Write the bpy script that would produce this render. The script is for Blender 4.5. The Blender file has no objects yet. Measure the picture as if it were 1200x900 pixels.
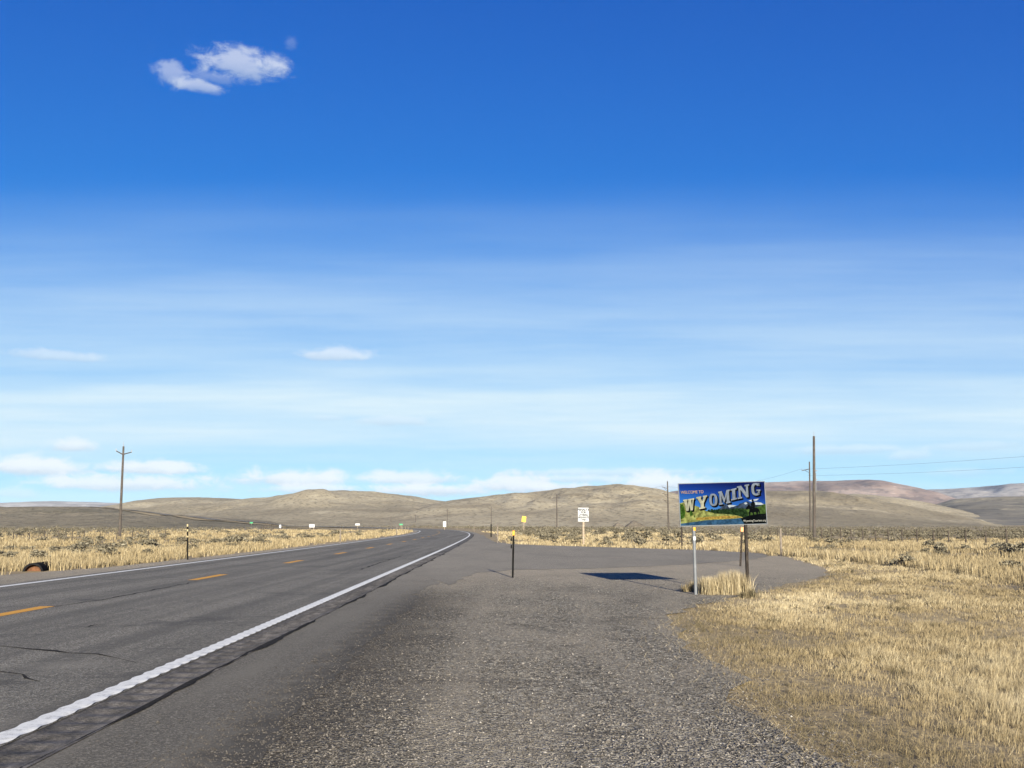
import bpy, bmesh, math, random
import numpy as np
from mathutils import Vector, noise as mnoise

random.seed(7); RNG = np.random.default_rng(11)
R = math.radians
scene = bpy.context.scene
col = scene.collection

# ------------------------------------------------------------------ camera
F_PX, CAM_H, HORIZON = 1150.0, 1.45, 614.0
PITCH = math.atan((HORIZON - 450.0) / F_PX)
cd = bpy.data.cameras.new('camera'); cam = bpy.data.objects.new('camera', cd); col.objects.link(cam)
cd.sensor_width = 36.0; cd.lens = 36.0 * F_PX / 1200.0
cd.clip_start = 0.05; cd.clip_end = 60000
cam.location = (0, 0, CAM_H); cam.rotation_euler = (R(90) + PITCH, 0, 0)
scene.camera = cam

# ------------------------------------------------------------------ light
SUN_EL, SUN_SIDE = R(14.0), 0.165          # sun low behind the photographer, a touch to the right
sdir = Vector((SUN_SIDE, -1, 0)).normalized() * math.cos(SUN_EL) + Vector((0, 0, math.sin(SUN_EL)))
sl = bpy.data.lights.new('sun', 'SUN'); sl.energy = 5.0; sl.angle = R(0.53); sl.color = (1.0, 0.925, 0.75)
so = bpy.data.objects.new('sun', sl); col.objects.link(so)
so.rotation_euler = sdir.to_track_quat('Z', 'Y').to_euler(); so.location = (20, -60, 40)

scene.view_settings.view_transform = 'Standard'; scene.view_settings.look = 'None'
scene.view_settings.exposure = 1.6; scene.view_settings.gamma = 1.0
scene.view_settings.use_curve_mapping = False
scene.cycles.use_denoising = True
scene.cycles.max_bounces = 5; scene.cycles.diffuse_bounces = 3; scene.cycles.volume_bounces = 0
scene.cycles.transparent_max_bounces = 6

# ------------------------------------------------------------------ pixel helpers
_cp, _sp = math.cos(PITCH), math.sin(PITCH)
def ray(px, py):
    a, b = px - 600.0, 450.0 - py
    return Vector((a, F_PX * _cp - b * _sp, F_PX * _sp + b * _cp))
def G(px, py, z=0.0):
    d = ray(px, py); t = (z - CAM_H) / d.z
    return (d.x * t, d.y * t)
def AT(px, py, Y):
    d = ray(px, py); t = Y / d.y
    return Vector((d.x * t, Y, CAM_H + d.z * t))

# ------------------------------------------------------------------ node helper
class NT:
    def __init__(s, tree): s.t = tree; s.n = tree.nodes; s.l = tree.links
    def add(s, typ, **kw):
        n = s.n.new(typ)
        for k, v in kw.items():
            if k.startswith('i_'):
                s.put(n.inputs[int(k[2:])], v)
            else: setattr(n, k, v)
        return n
    def put(s, sock, v):
        if isinstance(v, bpy.types.NodeSocket): s.l.new(v, sock)
        else: sock.default_value = v
    def math(s, op, a, b=0.0, c=0.0, clamp=False):
        n = s.add('ShaderNodeMath', operation=op, use_clamp=clamp)
        s.put(n.inputs[0], a); s.put(n.inputs[1], b); s.put(n.inputs[2], c)
        return n.outputs[0]
    def vmath(s, op, a, b=(0, 0, 0)):
        n = s.add('ShaderNodeVectorMath', operation=op)
        s.put(n.inputs[0], a); s.put(n.inputs[1], b)
        return n.outputs['Value'] if op in ('LENGTH', 'DOT_PRODUCT', 'DISTANCE') else n.outputs[0]
    def smooth(s, x, lo, hi, a=0.0, b=1.0):
        n = s.add('ShaderNodeMapRange', interpolation_type='SMOOTHSTEP')
        for k, v in zip(('Value', 'From Min', 'From Max', 'To Min', 'To Max'), (x, lo, hi, a, b)): s.put(n.inputs[k], v)
        return n.outputs['Result']
    def noise(s, vec, scale, detail=4.0, rough=0.55, dist=0.0):
        n = s.add('ShaderNodeTexNoise')
        s.put(n.inputs['Vector'], vec); s.put(n.inputs['Scale'], scale)
        s.put(n.inputs['Detail'], detail); s.put(n.inputs['Roughness'], rough); s.put(n.inputs['Distortion'], dist)
        return n.outputs['Fac']
    def ramp(s, fac, stops, interp='LINEAR'):
        n = s.add('ShaderNodeValToRGB'); r = n.color_ramp; r.interpolation = interp
        while len(r.elements) < len(stops): r.elements.new(0.5)
        for e, (p, c) in zip(r.elements, stops): e.position = p; e.color = (*c, 1.0)
        s.put(n.inputs['Fac'], fac)
        return n.outputs['Color']
    def mix(s, fac, a, b, mode='MIX'):
        n = s.add('ShaderNodeMix', data_type='RGBA', blend_type=mode)
        s.put(n.inputs['Factor'], fac)
        for k, v in ((6, a), (7, b)):
            s.put(n.inputs[k], v if isinstance(v, bpy.types.NodeSocket) else (*v[:3], 1.0))
        return n.outputs[2]
    def xyz(s, x, y, z=0.0):
        n = s.add('ShaderNodeCombineXYZ')
        for k, v in enumerate((x, y, z)): s.put(n.inputs[k], v)
        return n.outputs[0]

def material(name, rough=0.9, spec=0.2):
    m = bpy.data.materials.new(name); m.use_nodes = True
    t = NT(m.node_tree); b = t.n['Principled BSDF']
    b.inputs['Roughness'].default_value = rough; b.inputs['Specular IOR Level'].default_value = spec
    return m, t, b
def bump(t, b, h, strength=0.5, dist=0.01):
    n = t.add('ShaderNodeBump'); n.inputs['Strength'].default_value = strength; n.inputs['Distance'].default_value = dist
    t.put(n.inputs['Height'], h); t.l.new(n.outputs[0], b.inputs['Normal'])
def pos(t): return t.add('ShaderNodeNewGeometry').outputs['Position']
def objc(t): return t.add('ShaderNodeTexCoord').outputs['Object']

# ------------------------------------------------------------------ world: Nishita sky + clouds
w = bpy.data.worlds.new('World'); scene.world = w; w.use_nodes = True
t = NT(w.node_tree); bg = t.n['Background']
sky = t.add('ShaderNodeTexSky', sky_type='NISHITA')
sky.sun_disc = False; sky.sun_elevation = SUN_EL; sky.sun_rotation = math.pi - SUN_SIDE
sky.altitude = 1900; sky.air_density = 0.6; sky.dust_density = 0.0; sky.ozone_density = 4.0
w.cycles.sampling_method = 'MANUAL'; w.cycles.sample_map_resolution = 256
SKY_STRENGTH = 0.0655
tc = t.add('ShaderNodeTexCoord').outputs['Generated']
sep = t.add('ShaderNodeSeparateXYZ'); t.l.new(tc, sep.inputs[0])
az = t.math('ARCTAN2', sep.outputs[0], sep.outputs[1])
el = t.math('ARCSINE', sep.outputs[2])
ae = t.xyz(az, el)                                   # azimuth / elevation of the sky direction
# the camera's strong blue rendering of the clear high-altitude sky: one tone curve for each channel, all round
sc_ = t.add('ShaderNodeSeparateColor'); t.l.new(sky.outputs[0], sc_.inputs[0])
def tone(x, k, p, a): return t.math('DIVIDE', t.math('MULTIPLY', t.math('POWER', x, p), k), t.math('ADD', t.math('DIVIDE', x, a), 1.0))
cc_ = t.add('ShaderNodeCombineColor')
for i, (k, p, a) in enumerate(((.19, 1.7, 8.0), (.80, 1.36, 3.8), (1.84, 1.0, 4.0))): t.l.new(tone(sc_.outputs[i], k, p, a), cc_.inputs[i])
skycol = cc_.outputs[0]
def aim(px, py):
    d = ray(px, py).normalized(); return math.atan2(d.x, d.y), math.asin(d.z)
# thin high veil lying in long flat bands that run across the view
bel = t.math('ARCTAN2', sep.outputs[2], t.math('ABSOLUTE', sep.outputs[1]))
be = t.xyz(az, bel)
streak = t.noise(t.vmath('MULTIPLY', be, (2.0, 30.0, 1.0)), 1.0, 5.0, 0.6)
streak2 = t.noise(t.vmath('MULTIPLY', be, (1.3, 7.0, 1.0)), 1.0, 3.0, 0.5)
elw = t.math('ADD', bel, t.math('MULTIPLY', t.math('SUBTRACT', streak2, 0.5), 0.07))
ev = lambda y: aim(600, y)[1]
b1 = t.math('MULTIPLY', t.smooth(elw, ev(435), ev(195), 1.0, 0.0), 0.60)
b2 = t.math('MULTIPLY', t.math('MULTIPLY', t.smooth(elw, ev(475), ev(425), 1.0, 0.0), t.smooth(elw, ev(556), ev(500))), 0.36)
veil = t.math('MULTIPLY', t.math('ADD', b1, b2), t.smooth(streak, 0.25, 0.75, 0.7, 1.15), clamp=True)
VEIL = (3.55, 4.4, 4.9)
skycol = t.mix(veil, skycol, VEIL)
# cumulus puffs
puff = t.noise(t.vmath('MULTIPLY', ae, (48.0, 85.0, 1.0)), 1.0, 8.0, 0.66, 0.5)
puff2 = t.noise(t.vmath('MULTIPLY', ae, (16.0, 34.0, 1.0)), 1.0, 3.0, 0.5)
wob = t.math('ADD', t.math('MULTIPLY', t.math('SUBTRACT', puff, 0.5), 1.7), t.math('MULTIPLY', t.math('SUBTRACT', puff2, 0.5), 1.3))
grp = bpy.data.node_groups.new('cloud_puff', 'ShaderNodeTree')
for nm, ty in (('ae', 'NodeSocketVector'), ('wob', 'NodeSocketFloat'), ('centre', 'NodeSocketVector'), ('inv', 'NodeSocketVector'), ('op', 'NodeSocketFloat'), ('base', 'NodeSocketFloat'), ('sky', 'NodeSocketColor')):
    grp.interface.new_socket(nm, in_out='INPUT', socket_type=ty)
grp.interface.new_socket('sky', in_out='OUTPUT', socket_type='NodeSocketColor')
grp.interface.new_socket('ae', in_out='OUTPUT', socket_type='NodeSocketVector')
g = NT(grp); gi = g.add('NodeGroupInput').outputs; go = g.add('NodeGroupOutput')
dv = g.vmath('MULTIPLY', g.vmath('SUBTRACT', gi['ae'], gi['centre']), gi['inv'])
ds = g.add('ShaderNodeSeparateXYZ'); g.l.new(dv, ds.inputs[0])
low = g.math('MULTIPLY', g.math('MINIMUM', ds.outputs[1], 0.0), gi['base'])      # flatter underside
yy = g.math('ADD', g.math('MAXIMUM', ds.outputs[1], 0.0), low)
ln = g.vmath('LENGTH', g.xyz(ds.outputs[0], yy))
f = g.math('ADD', g.math('SUBTRACT', 1.0, ln), gi['wob'])
al = g.math('MULTIPLY', g.smooth(f, -0.15, 0.55), gi['op'])
lit = g.smooth(g.math('ADD', ds.outputs[1], g.math('MULTIPLY', gi['wob'], 0.5)), -0.75, 0.35)
cc = g.mix(lit, (2.6, 3.15, 3.85), (4.6, 4.85, 5.05))
mixed = g.mix(al, gi['sky'], cc); g.l.new(mixed, go.inputs[0])
g.l.new(g.vmath('ADD', gi['ae'], g.vmath('MULTIPLY', mixed, (1e-12, 1e-12, 0))), go.inputs[1])   # keeps the puffs evaluated one after another
CLOUDS = [  # px, py, half width, half height, opacity, underside
    (283, 77, 48, 19, 0.52, 1.1), (318, 76, 24, 13, 0.34, 1.1), (202, 88, 20, 15, 0.36, 1.1), (232, 101, 36, 8, 0.46, 1.1), (255, 92, 40, 9, 0.2, 1.0), (343, 50, 10, 8, 0.12, 1),
    (388, 417, 46, 11, 0.55, 1.8), (62, 417, 66, 8, 0.35, 1.5), (455, 493, 46, 6, 0.30, 1), (383, 490, 22, 4, 0.20, 1),
    (86, 524, 28, 11, 0.75, 2.0), (32, 549, 62, 16, 0.95, 2.2), (176, 550, 58, 12, 0.9, 2.2), (150, 569, 96, 13, 0.9, 2.0),
    (20, 578, 30, 8, 0.35, 1.5), (340, 563, 76, 14, 0.95, 2.0), (372, 574, 70, 8, 0.8, 1.5), (492, 563, 66, 12, 0.85, 2.0),
    (505, 575, 80, 10, 0.95, 1.5), (608, 569, 62, 15, 0.95, 1.8), (720, 554, 150, 6, 0.45, 1.2), (672, 562, 60, 8, 0.6, 1.3), (775, 568, 58, 15, 0.95, 1.6),
    (655, 572, 60, 10, 0.85, 1.4), (980, 527, 66, 6, 0.28, 1), (1066, 534, 22, 8, 0.3, 1.4), (1150, 522, 50, 5, 0.2, 1), (1140, 553, 48, 6, 0.22, 1),
]
spec_list = []
for (px, py, hw, hh, op, ub) in CLOUDS:
    a, e = aim(px, py); spec_list.append((a, e, hw / F_PX * 1.02, hh / F_PX * 1.05, op, ub))
rc = random.Random(5)
for k in range(14):                                 # the same low clouds go on round the horizon
    a = rc.uniform(0.62, 2 * math.pi - 0.62); a = a if a < math.pi else a - 2 * math.pi
    spec_list.append((a, R(rc.uniform(2.2, 7.5)), rc.uniform(.03, .07), rc.uniform(.008, .015), rc.uniform(.4, .9), 1.8))
for (a, e, hw, hh, op, ub) in spec_list:
    n = t.add('ShaderNodeGroup'); n.node_tree = grp
    t.l.new(ae, n.inputs['ae']); t.l.new(wob, n.inputs['wob'])
    n.inputs['centre'].default_value = (a, e, 0); n.inputs['inv'].default_value = (1 / hw, 1 / hh, 0)
    n.inputs['op'].default_value = op; n.inputs['base'].default_value = ub
    t.l.new(skycol, n.inputs['sky']); skycol = n.outputs[0]; ae = n.outputs[1]
t.l.new(skycol, bg.inputs['Color']); bg.inputs['Strength'].default_value = SKY_STRENGTH

# ------------------------------------------------------------------ object helpers
def tag(o, label=None, cat=None, group=None, kind=None):
    if label: o['label'] = label
    if cat: o['category'] = cat
    if group: o['group'] = group
    if kind: o['kind'] = kind
    return o
def link(name, me, mat=None, parent=None):
    o = bpy.data.objects.new(name, me); col.objects.link(o)
    if mat and me is not None and not me.materials: me.materials.append(mat)
    if parent: o.parent = parent
    return o
def empty(name, loc, rz=0.0):
    o = bpy.data.objects.new(name, None); col.objects.link(o)
    o.location = loc; o.rotation_euler = (0, 0, rz); o.empty_display_size = 0.3
    return o
def np_mesh(name, V, quads=None, tris=None, attrs=None, smooth=False):
    me = bpy.data.meshes.new(name)
    V = np.asarray(V, dtype=np.float32)
    me.vertices.add(len(V)); me.vertices.foreach_set('co', V.ravel())
    nq = 0 if quads is None else len(quads); ntr = 0 if tris is None else len(tris)
    idx = np.concatenate(([np.asarray(quads, np.int32).ravel()] if nq else []) + ([np.asarray(tris, np.int32).ravel()] if ntr else []))
    me.loops.add(len(idx)); me.loops.foreach_set('vertex_index', idx)
    me.polygons.add(nq + ntr)
    st = np.concatenate((np.arange(nq) * 4, nq * 4 + np.arange(ntr) * 3)).astype(np.int32)
    me.polygons.foreach_set('loop_start', st)
    me.polygons.foreach_set('use_smooth', np.full(nq + ntr, smooth, dtype=bool))
    me.update(calc_edges=True); me.validate()
    for k, v in (attrs or {}).items():
        a = me.attributes.new(k, 'FLOAT', 'POINT'); a.data.foreach_set('value', np.asarray(v, np.float32))
    return me
def grid_quads(nr, nc):
    i = np.arange(nr - 1)[:, None] * nc + np.arange(nc - 1)[None, :]
    return np.stack((i, i + 1, i + nc + 1, i + nc), -1).reshape(-1, 4)

class MB:
    """collects shapes into one mesh"""
    def __init__(s): s.bm = bmesh.new()
    def box(s, c, size, rot=None):
        vs = bmesh.ops.create_cube(s.bm, size=1.0)['verts']
        for v in vs:
            p = Vector((v.co.x * size[0], v.co.y * size[1], v.co.z * size[2]))
            if rot is not None: p.rotate(rot)
            v.co = p + Vector(c)
        return s
    def tube(s, a, b, r0, r1=None, n=8):
        a, b = Vector(a), Vector(b); r1 = r0 if r1 is None else r1
        q = (b - a).to_track_quat('Z', 'Y'); L = (b - a).length
        vs = bmesh.ops.create_cone(s.bm, cap_ends=True, segments=n, radius1=r0, radius2=r1, depth=L)['verts']
        for v in vs: v.co = q @ (v.co + Vector((0, 0, L / 2))) + a
        return s
    def poly(s, pts, y, thick=0.0):
        vs = [s.bm.verts.new((x, y, z)) for x, z in pts]
        f = s.bm.faces.new(vs); f.normal_update()
        if f.normal.y > 0: f.normal_flip()
        bmesh.ops.triangulate(s.bm, faces=[f])
        return s
    def build(s, name, mat, parent=None, bevel=0.0, smooth=False):
        if bevel: bmesh.ops.bevel(s.bm, geom=s.bm.edges[:], offset=bevel, segments=1, affect='EDGES', clamp_overlap=True)
        me = bpy.data.meshes.new(name); s.bm.to_mesh(me); s.bm.free()
        if smooth:
            for p in me.polygons: p.use_smooth = True
        return link(name, me, mat, parent)

def vnoise(x, y, seed=0):
    xi, yi = np.floor(x).astype(np.int64), np.floor(y).astype(np.int64); fx, fy = x - xi, y - yi
    fx, fy = fx * fx * (3 - 2 * fx), fy * fy * (3 - 2 * fy)
    def h(a, b):
        n = (a * 374761393 + b * 668265263 + seed * 974711) & 0xffffffff
        n = ((n ^ (n >> 13)) * 1274126177) & 0xffffffff
        return ((n ^ (n >> 16)) & 0xffff) / 65535.0
    return (h(xi, yi) * (1 - fx) + h(xi + 1, yi) * fx) * (1 - fy) + (h(xi, yi + 1) * (1 - fx) + h(xi + 1, yi + 1) * fx) * fy
def fbm(x, y, seed=0, octv=4):
    s, a, tot = 0, 1.0, 0
    for k in range(octv): s = s + a * vnoise(x * 2 ** k, y * 2 ** k, seed + k * 17); tot += a; a *= 0.5
    return s / tot
def inside(x, y, poly):
    r = np.zeros(np.shape(x), bool); n = len(poly)
    for i in range(n):
        x0, y0 = poly[i]; x1, y1 = poly[i - 1]
        if y0 == y1: continue
        c = ((y0 > y) != (y1 > y)) & (x < (x1 - x0) * (y - y0) / (y1 - y0) + x0); r ^= c
    return r
def polydist(x, y, poly, closed=True):
    best = np.full(np.shape(x), 1e9); n = len(poly)
    for i in range(0 if closed else 1, n):
        x0, y0 = poly[i - 1]; x1, y1 = poly[i]; dx, dy = x1 - x0, y1 - y0; L = dx * dx + dy * dy + 1e-12
        u = np.clip(((x - x0) * dx + (y - y0) * dy) / L, 0, 1)
        best = np.minimum(best, np.hypot(x - x0 - u * dx, y - y0 - u * dy))
    return best
def sstep(x, a, b):
    u = np.clip((x - a) / (b - a), 0, 1); return u * u * (3 - 2 * u)

# ------------------------------------------------------------------ road centre line
_cy = np.array([-40, 0, 60, 100, 130, 160, 208, 256, 300, 350, 420, 480, 530, 580, 640, 700, 1000.])
_cx = np.array([-7.6, -8.0, -8.6, -9.25, -10.1, -11.6, -15.5, -22.5, -32, -48, -82, -120, -157, -197, -245, -290, -520.])
_yy = np.linspace(-40, 1000, 4161); _xx = np.interp(_yy, _cy, _cx)
_k = np.ones(121) / 121; _xs = np.convolve(np.pad(_xx, 60, mode='reflect', reflect_type='odd'), _k, 'valid')
def road_x(Y): return np.interp(Y, _yy, _xs)
_seg = np.hypot(np.diff(_xs), np.diff(_yy)); _arc = np.concatenate(([0], np.cumsum(_seg)))
def along(s, off):
    """point at arc length s from the start and lateral offset off (right positive)"""
    x = np.interp(s, _arc, _xs); y = np.interp(s, _arc, _yy)
    tx = np.interp(s + .5, _arc, _xs) - np.interp(s - .5, _arc, _xs); ty = np.interp(s + .5, _arc, _yy) - np.interp(s - .5, _arc, _yy)
    L = np.hypot(tx, ty) + 1e-9
    return x + off * ty / L, y - off * tx / L
def arc_of(Y): return float(np.interp(Y, _yy, _arc))
OFF_L, OFF_R = -3.6, 4.62       # white edge lines
RUM0, RUM1 = 4.73, 5.16         # rumble strip
SHO = 6.38                      # outer edge of the paved right shoulder
def left_edge(Y): return np.interp(Y, [-40, 20, 27, 34, 60, 110, 1000], [-7.4, -7.1, -6.6, -5.3, -5.0, -4.9, -4.7])

# pavement and gravel outlines, read off the photograph onto flat ground
APRON = [G(*p) for p in [(528, 686), (540, 678), (560, 671.5), (600, 668), (690, 666.5), (800, 662), (850, 658.5), (886, 655), (903, 652.5), (900, 650), (878, 647.5), (840, 645.5),
                         (800, 644), (700, 641), (640, 639.2), (600, 637.6), (580, 635.0), (570, 630), (566, 626.5)]] + [tuple(float(q) for q in along(arc_of(yv), RUM1 - .02)) for yv in (100, 80, 60, 45, 36, 31)]
_sh = [tuple(float(q) for q in along(arc_of(yv), SHO - .45)) for yv in (-30, -10, 0, 6, 12, 18, 24, 29)]
GRAVEL = _sh + [G(*p) for p in [(555, 670.5), (600, 667), (690, 666), (800, 661.5), (850, 658), (900, 652), (915, 650.5), (932, 655), (962, 664), (972, 674), (945, 682), (908, 690), (880, 697),
                          (842, 704), (806, 714), (786, 728), (792, 742), (826, 766), (858, 796), (880, 822), (905, 846), (946, 874), (985, 900), (1400, 1300)]] + [(8.0, -30.0)]
WHEEL_EDGE = GRAVEL[17:-1]

HILLS = {}
def ground_z(x, y):
    x = np.asarray(x, float); y = np.asarray(y, float)
    d = np.hypot(x, y)
    rx = road_x(np.clip(y, -40, 1000))
    offr = np.abs(x - rx + 0.8)
    flat = np.clip(sstep(offr, 8.5, 14), 0, 1)
    pad = 1 - (inside(x, y, GRAVEL) | inside(x, y, APRON))
    rough = (fbm(x * .45, y * .45, 3, 3) - .5) * .10 + (fbm(x * .06, y * .06, 5, 3) - .5) * .35 * sstep(d, 25, 90)
    dip = -0.42 * sstep(x - rx - 8 - 0.06 * y, 16, 32) * sstep(y, 30, 60)
    ditch = -0.28 * sstep(-(x - rx), 7.5, 11) * (1 - .6 * sstep(-(x - rx), 16, 30))
    ed = sstep(np.minimum(polydist(x, y, GRAVEL), 3.0), .05, 1.4)
    dB = np.minimum(polydist(x, y, GRAVEL), polydist(x, y, APRON))
    return np.where(pad > 0, (rough + dip + ditch) * flat * ed + .028 * flat, .028 * (1 - sstep(dB, .5, 1.4)) * flat) - 0.035

# ------------------------------------------------------------------ materials for the setting
def soil_colour(t, p):
    big = t.noise(t.vmath('MULTIPLY', p, (0.02, 0.012, 0.02)), 1.0, 5.0, 0.6)
    mid = t.noise(p, 0.22, 5.0, 0.65)
    fine = t.noise(p, 5.0, 4.0, 0.6)
    c = t.ramp(mid, [(0.25, (.185, .14, .075)), (0.5, (.31, .24, .13)), (0.75, (.42, .33, .185))])
    c = t.mix(t.smooth(big, .42, .6), c, (.235, .185, .112))
    lit = t.noise(t.vmath('MULTIPLY', p, (70.0, 25.0, 40.0)), 1.0, 4.0, .7, .8)
    c = t.mix(t.math('MULTIPLY', fine, .35), c, (.12, .095, .06))
    c = t.mix(t.smooth(lit, .52, .70, 0, .75), c, (.42, .34, .21))
    return t.mix(t.smooth(lit, .30, .44, .6, 0), c, (.085, .066, .042))
M = {}
M['ground'], t, b = material('dry_ground'); p = pos(t)
t.l.new(soil_colour(t, p), b.inputs['Base Color']); bump(t, b, t.noise(p, 9.0, 5.0), .5, .05)

M['asphalt'], t, b = material('asphalt', .86, .25); p = pos(t)
v = t.add('ShaderNodeTexVoronoi', feature='F1'); t.put(v.inputs['Vector'], p); v.inputs['Scale'].default_value = 75
sepc = t.add('ShaderNodeSeparateColor'); t.l.new(v.outputs['Color'], sepc.inputs[0])
agg = t.ramp(sepc.outputs[0], [(0, (.045, .041, .036)), (.5, (.138, .125, .111)), (.85, (.215, .196, .175)), (1, (.40, .38, .35))])
tracks = t.noise(t.vmath('MULTIPLY', p, (1.3, .035, 1)), 1.0, 4.0, .6)
patch = t.noise(p, .35, 6.0, .65)
c = t.mix(t.smooth(tracks, .35, .7, 0, .75), agg, (.068, .062, .056))
c = t.mix(t.smooth(patch, .55, .75, 0, .5), c, (.235, .214, .192))
c = t.mix(t.smooth(t.noise(t.vmath('MULTIPLY', p, (.35, .8, 1)), .8, 7, .72, 1.0), .56, .66, 0, .6), c, (.045, .041, .038))
fl = t.noise(t.vmath('MULTIPLY', p, (14, 5, 1)), 1.0, 6, .75)
c = t.mix(t.smooth(fl, .55, .7, 0, .65), c, (.25, .23, .21))
c = t.mix(t.smooth(fl, .30, .44, .5, 0), c, (.04, .036, .034))
t.l.new(t.mix(1.0, c, (1.0, 1.0, .90), 'MULTIPLY'), b.inputs['Base Color']); bump(t, b, v.outputs['Distance'], .6, .008)

M['shoulder'], t, b = material('worn_asphalt', .92, .15); p = pos(t)
v = t.add('ShaderNodeTexVoronoi'); t.put(v.inputs['Vector'], p); v.inputs['Scale'].default_value = 85
sepc = t.add('ShaderNodeSeparateColor'); t.l.new(v.outputs['Color'], sepc.inputs[0])
sp_ = t.add('ShaderNodeSeparateXYZ'); t.l.new(p, sp_.inputs[0])
c1 = t.ramp(sepc.outputs[0], [(0, (.066, .060, .054)), (.7, (.120, .109, .098)), (1, (.22, .20, .18))])
c1 = t.mix(t.smooth(t.noise(t.vmath('MULTIPLY', p, (1.6, .22, 1)), 1.0, 6, .65), .4, .68, 0, .7), c1, (.150, .137, .123))
c2 = t.ramp(sepc.outputs[0], [(0, (.145, .13, .115)), (.6, (.215, .193, .17)), (1, (.32, .288, .255))])
c2 = t.mix(t.smooth(t.noise(t.vmath('MULTIPLY', p, (.5, .12, 1)), 1.0, 5, .6), .4, .7, 0, .55), c2, (.155, .139, .123))
wob_ = t.math('MULTIPLY', t.math('SUBTRACT', t.noise(p, .5, 5, .6), .5), 14.0)
c = t.mix(t.smooth(t.math('ADD', sp_.outputs[1], wob_), 14, 34), c1, c2)
ed_ = t.math('ADD', t.math('ADD', sp_.outputs[0], t.math('MULTIPLY', sp_.outputs[1], .012)), t.math('MULTIPLY', t.math('SUBTRACT', t.noise(p, 3.0, 6, .7), .5), 1.3))
c = t.mix(t.math('MULTIPLY', t.smooth(ed_, -2.15, -1.6, 0, .8), t.smooth(sp_.outputs[1], 17, 25, 1, 0)), c, (.046, .041, .037))     # tarry chips strewn over the edge
t.l.new(t.mix(1.0, c, (1.0, 1.0, .90), 'MULTIPLY'), b.inputs['Base Color']); bump(t, b, v.outputs['Distance'], .5, .005)
M['apron'] = M['shoulder']

M['rumble'], t, b = material('rumble_asphalt', .9, .2); p = pos(t)
n1 = t.noise(t.vmath('MULTIPLY', p, (9, 3.2, 1)), 1.0, 6, .7, .6)
n1 = t.math('ADD', n1, t.math('MULTIPLY', t.math('SUBTRACT', t.noise(t.vmath('MULTIPLY', p, (1.5, .35, 1)), 1.0, 4), .5), .7))
c = t.ramp(n1, [(.3, (.034, .031, .027)), (.5, (.085, .077, .068)), (.75, (.18, .164, .147))])
t.l.new(c, b.inputs['Base Color']); bump(t, b, t.noise(p, 40, 5), .8, .015)

M['gravel'], t, b = material('gravel_bed', .95, .15); p = pos(t)
v = t.add('ShaderNodeTexVoronoi'); t.put(v.inputs['Vector'], p); v.inputs['Scale'].default_value = 55
v2 = t.add('ShaderNodeTexVoronoi'); t.put(v2.inputs['Vector'], p); v2.inputs['Scale'].default_value = 22
sepc = t.add('ShaderNodeSeparateColor'); t.l.new(v.outputs['Color'], sepc.inputs[0])
sepd = t.add('ShaderNodeSeparateColor'); t.l.new(v2.outputs['Color'], sepd.inputs[0])
st = t.math('ADD', t.math('MULTIPLY', sepc.outputs[0], .62), t.math('MULTIPLY', sepd.outputs[1], .38))
c = t.ramp(st, [(.12, (.028, .025, .022)), (.4, (.108, .097, .086)), (.6, (.190, .171, .152)), (.8, (.34, .31, .278)), (.95, (.50, .46, .42))])
sp_ = t.add('ShaderNodeSeparateXYZ'); t.l.new(p, sp_.inputs[0])
spk = t.noise(t.vmath('MULTIPLY', p, (16, 7, 1)), 1.0, 4, .8)
dirt = t.noise(t.vmath('MULTIPLY', p, (.55, .22, 1)), 1.0, 7, .62, .4)
c = t.mix(t.smooth(dirt, .44, .64, 0, .75), c, (.255, .225, .195))                      # packed dusty fines
oil = t.noise(t.vmath('ADD', t.vmath('MULTIPLY', p, (.42, .30, 1)), (31, 7, 0)), 1.0, 6, .65, .5)
c = t.mix(t.smooth(oil, .52, .66, 0, .6), c, (.043, .038, .035))                        # darker, looser stone
edge_ = t.math('ADD', t.math('ADD', sp_.outputs[0], t.math('MULTIPLY', sp_.outputs[1], .012)), t.math('MULTIPLY', t.math('SUBTRACT', t.noise(p, .9, 5, .6), .5), 1.6))
c = t.mix(t.smooth(sp_.outputs[1], 18, 34, 0, .7), c, (.34, .292, .245))               # paler, finer gravel towards the side road
c = t.mix(t.math('MULTIPLY', t.smooth(edge_, -1.7, .1, .8, 0), t.smooth(sp_.outputs[1], 17, 25, 1, 0)), c, (.040, .034, .031))                       # tarry chips along the pavement edge
ruts = t.math('SINE', t.math('ADD', t.math('MULTIPLY', sp_.outputs[0], 3.6), t.math('MULTIPLY', t.noise(t.vmath('MULTIPLY', p, (.2, .12, 1)), 1.0, 3), 7.0)))
c = t.mix(t.smooth(ruts, .55, 1.0, 0, .35), c, (.245, .217, .19))
c = t.mix(t.smooth(spk, .54, .68, 0, .5), c, (.32, .29, .25))                         # clusters of pale stone
c = t.mix(t.smooth(spk, .34, .46, .75, 0), c, (.045, .040, .035))                        # gaps between them
t.l.new(t.mix(1.0, c, (1.0, 1.0, .90), 'MULTIPLY'), b.inputs['Base Color']); bump(t, b, t.math('ADD', v.outputs['Distance'], v2.outputs['Distance']), 1.0, .016)

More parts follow.
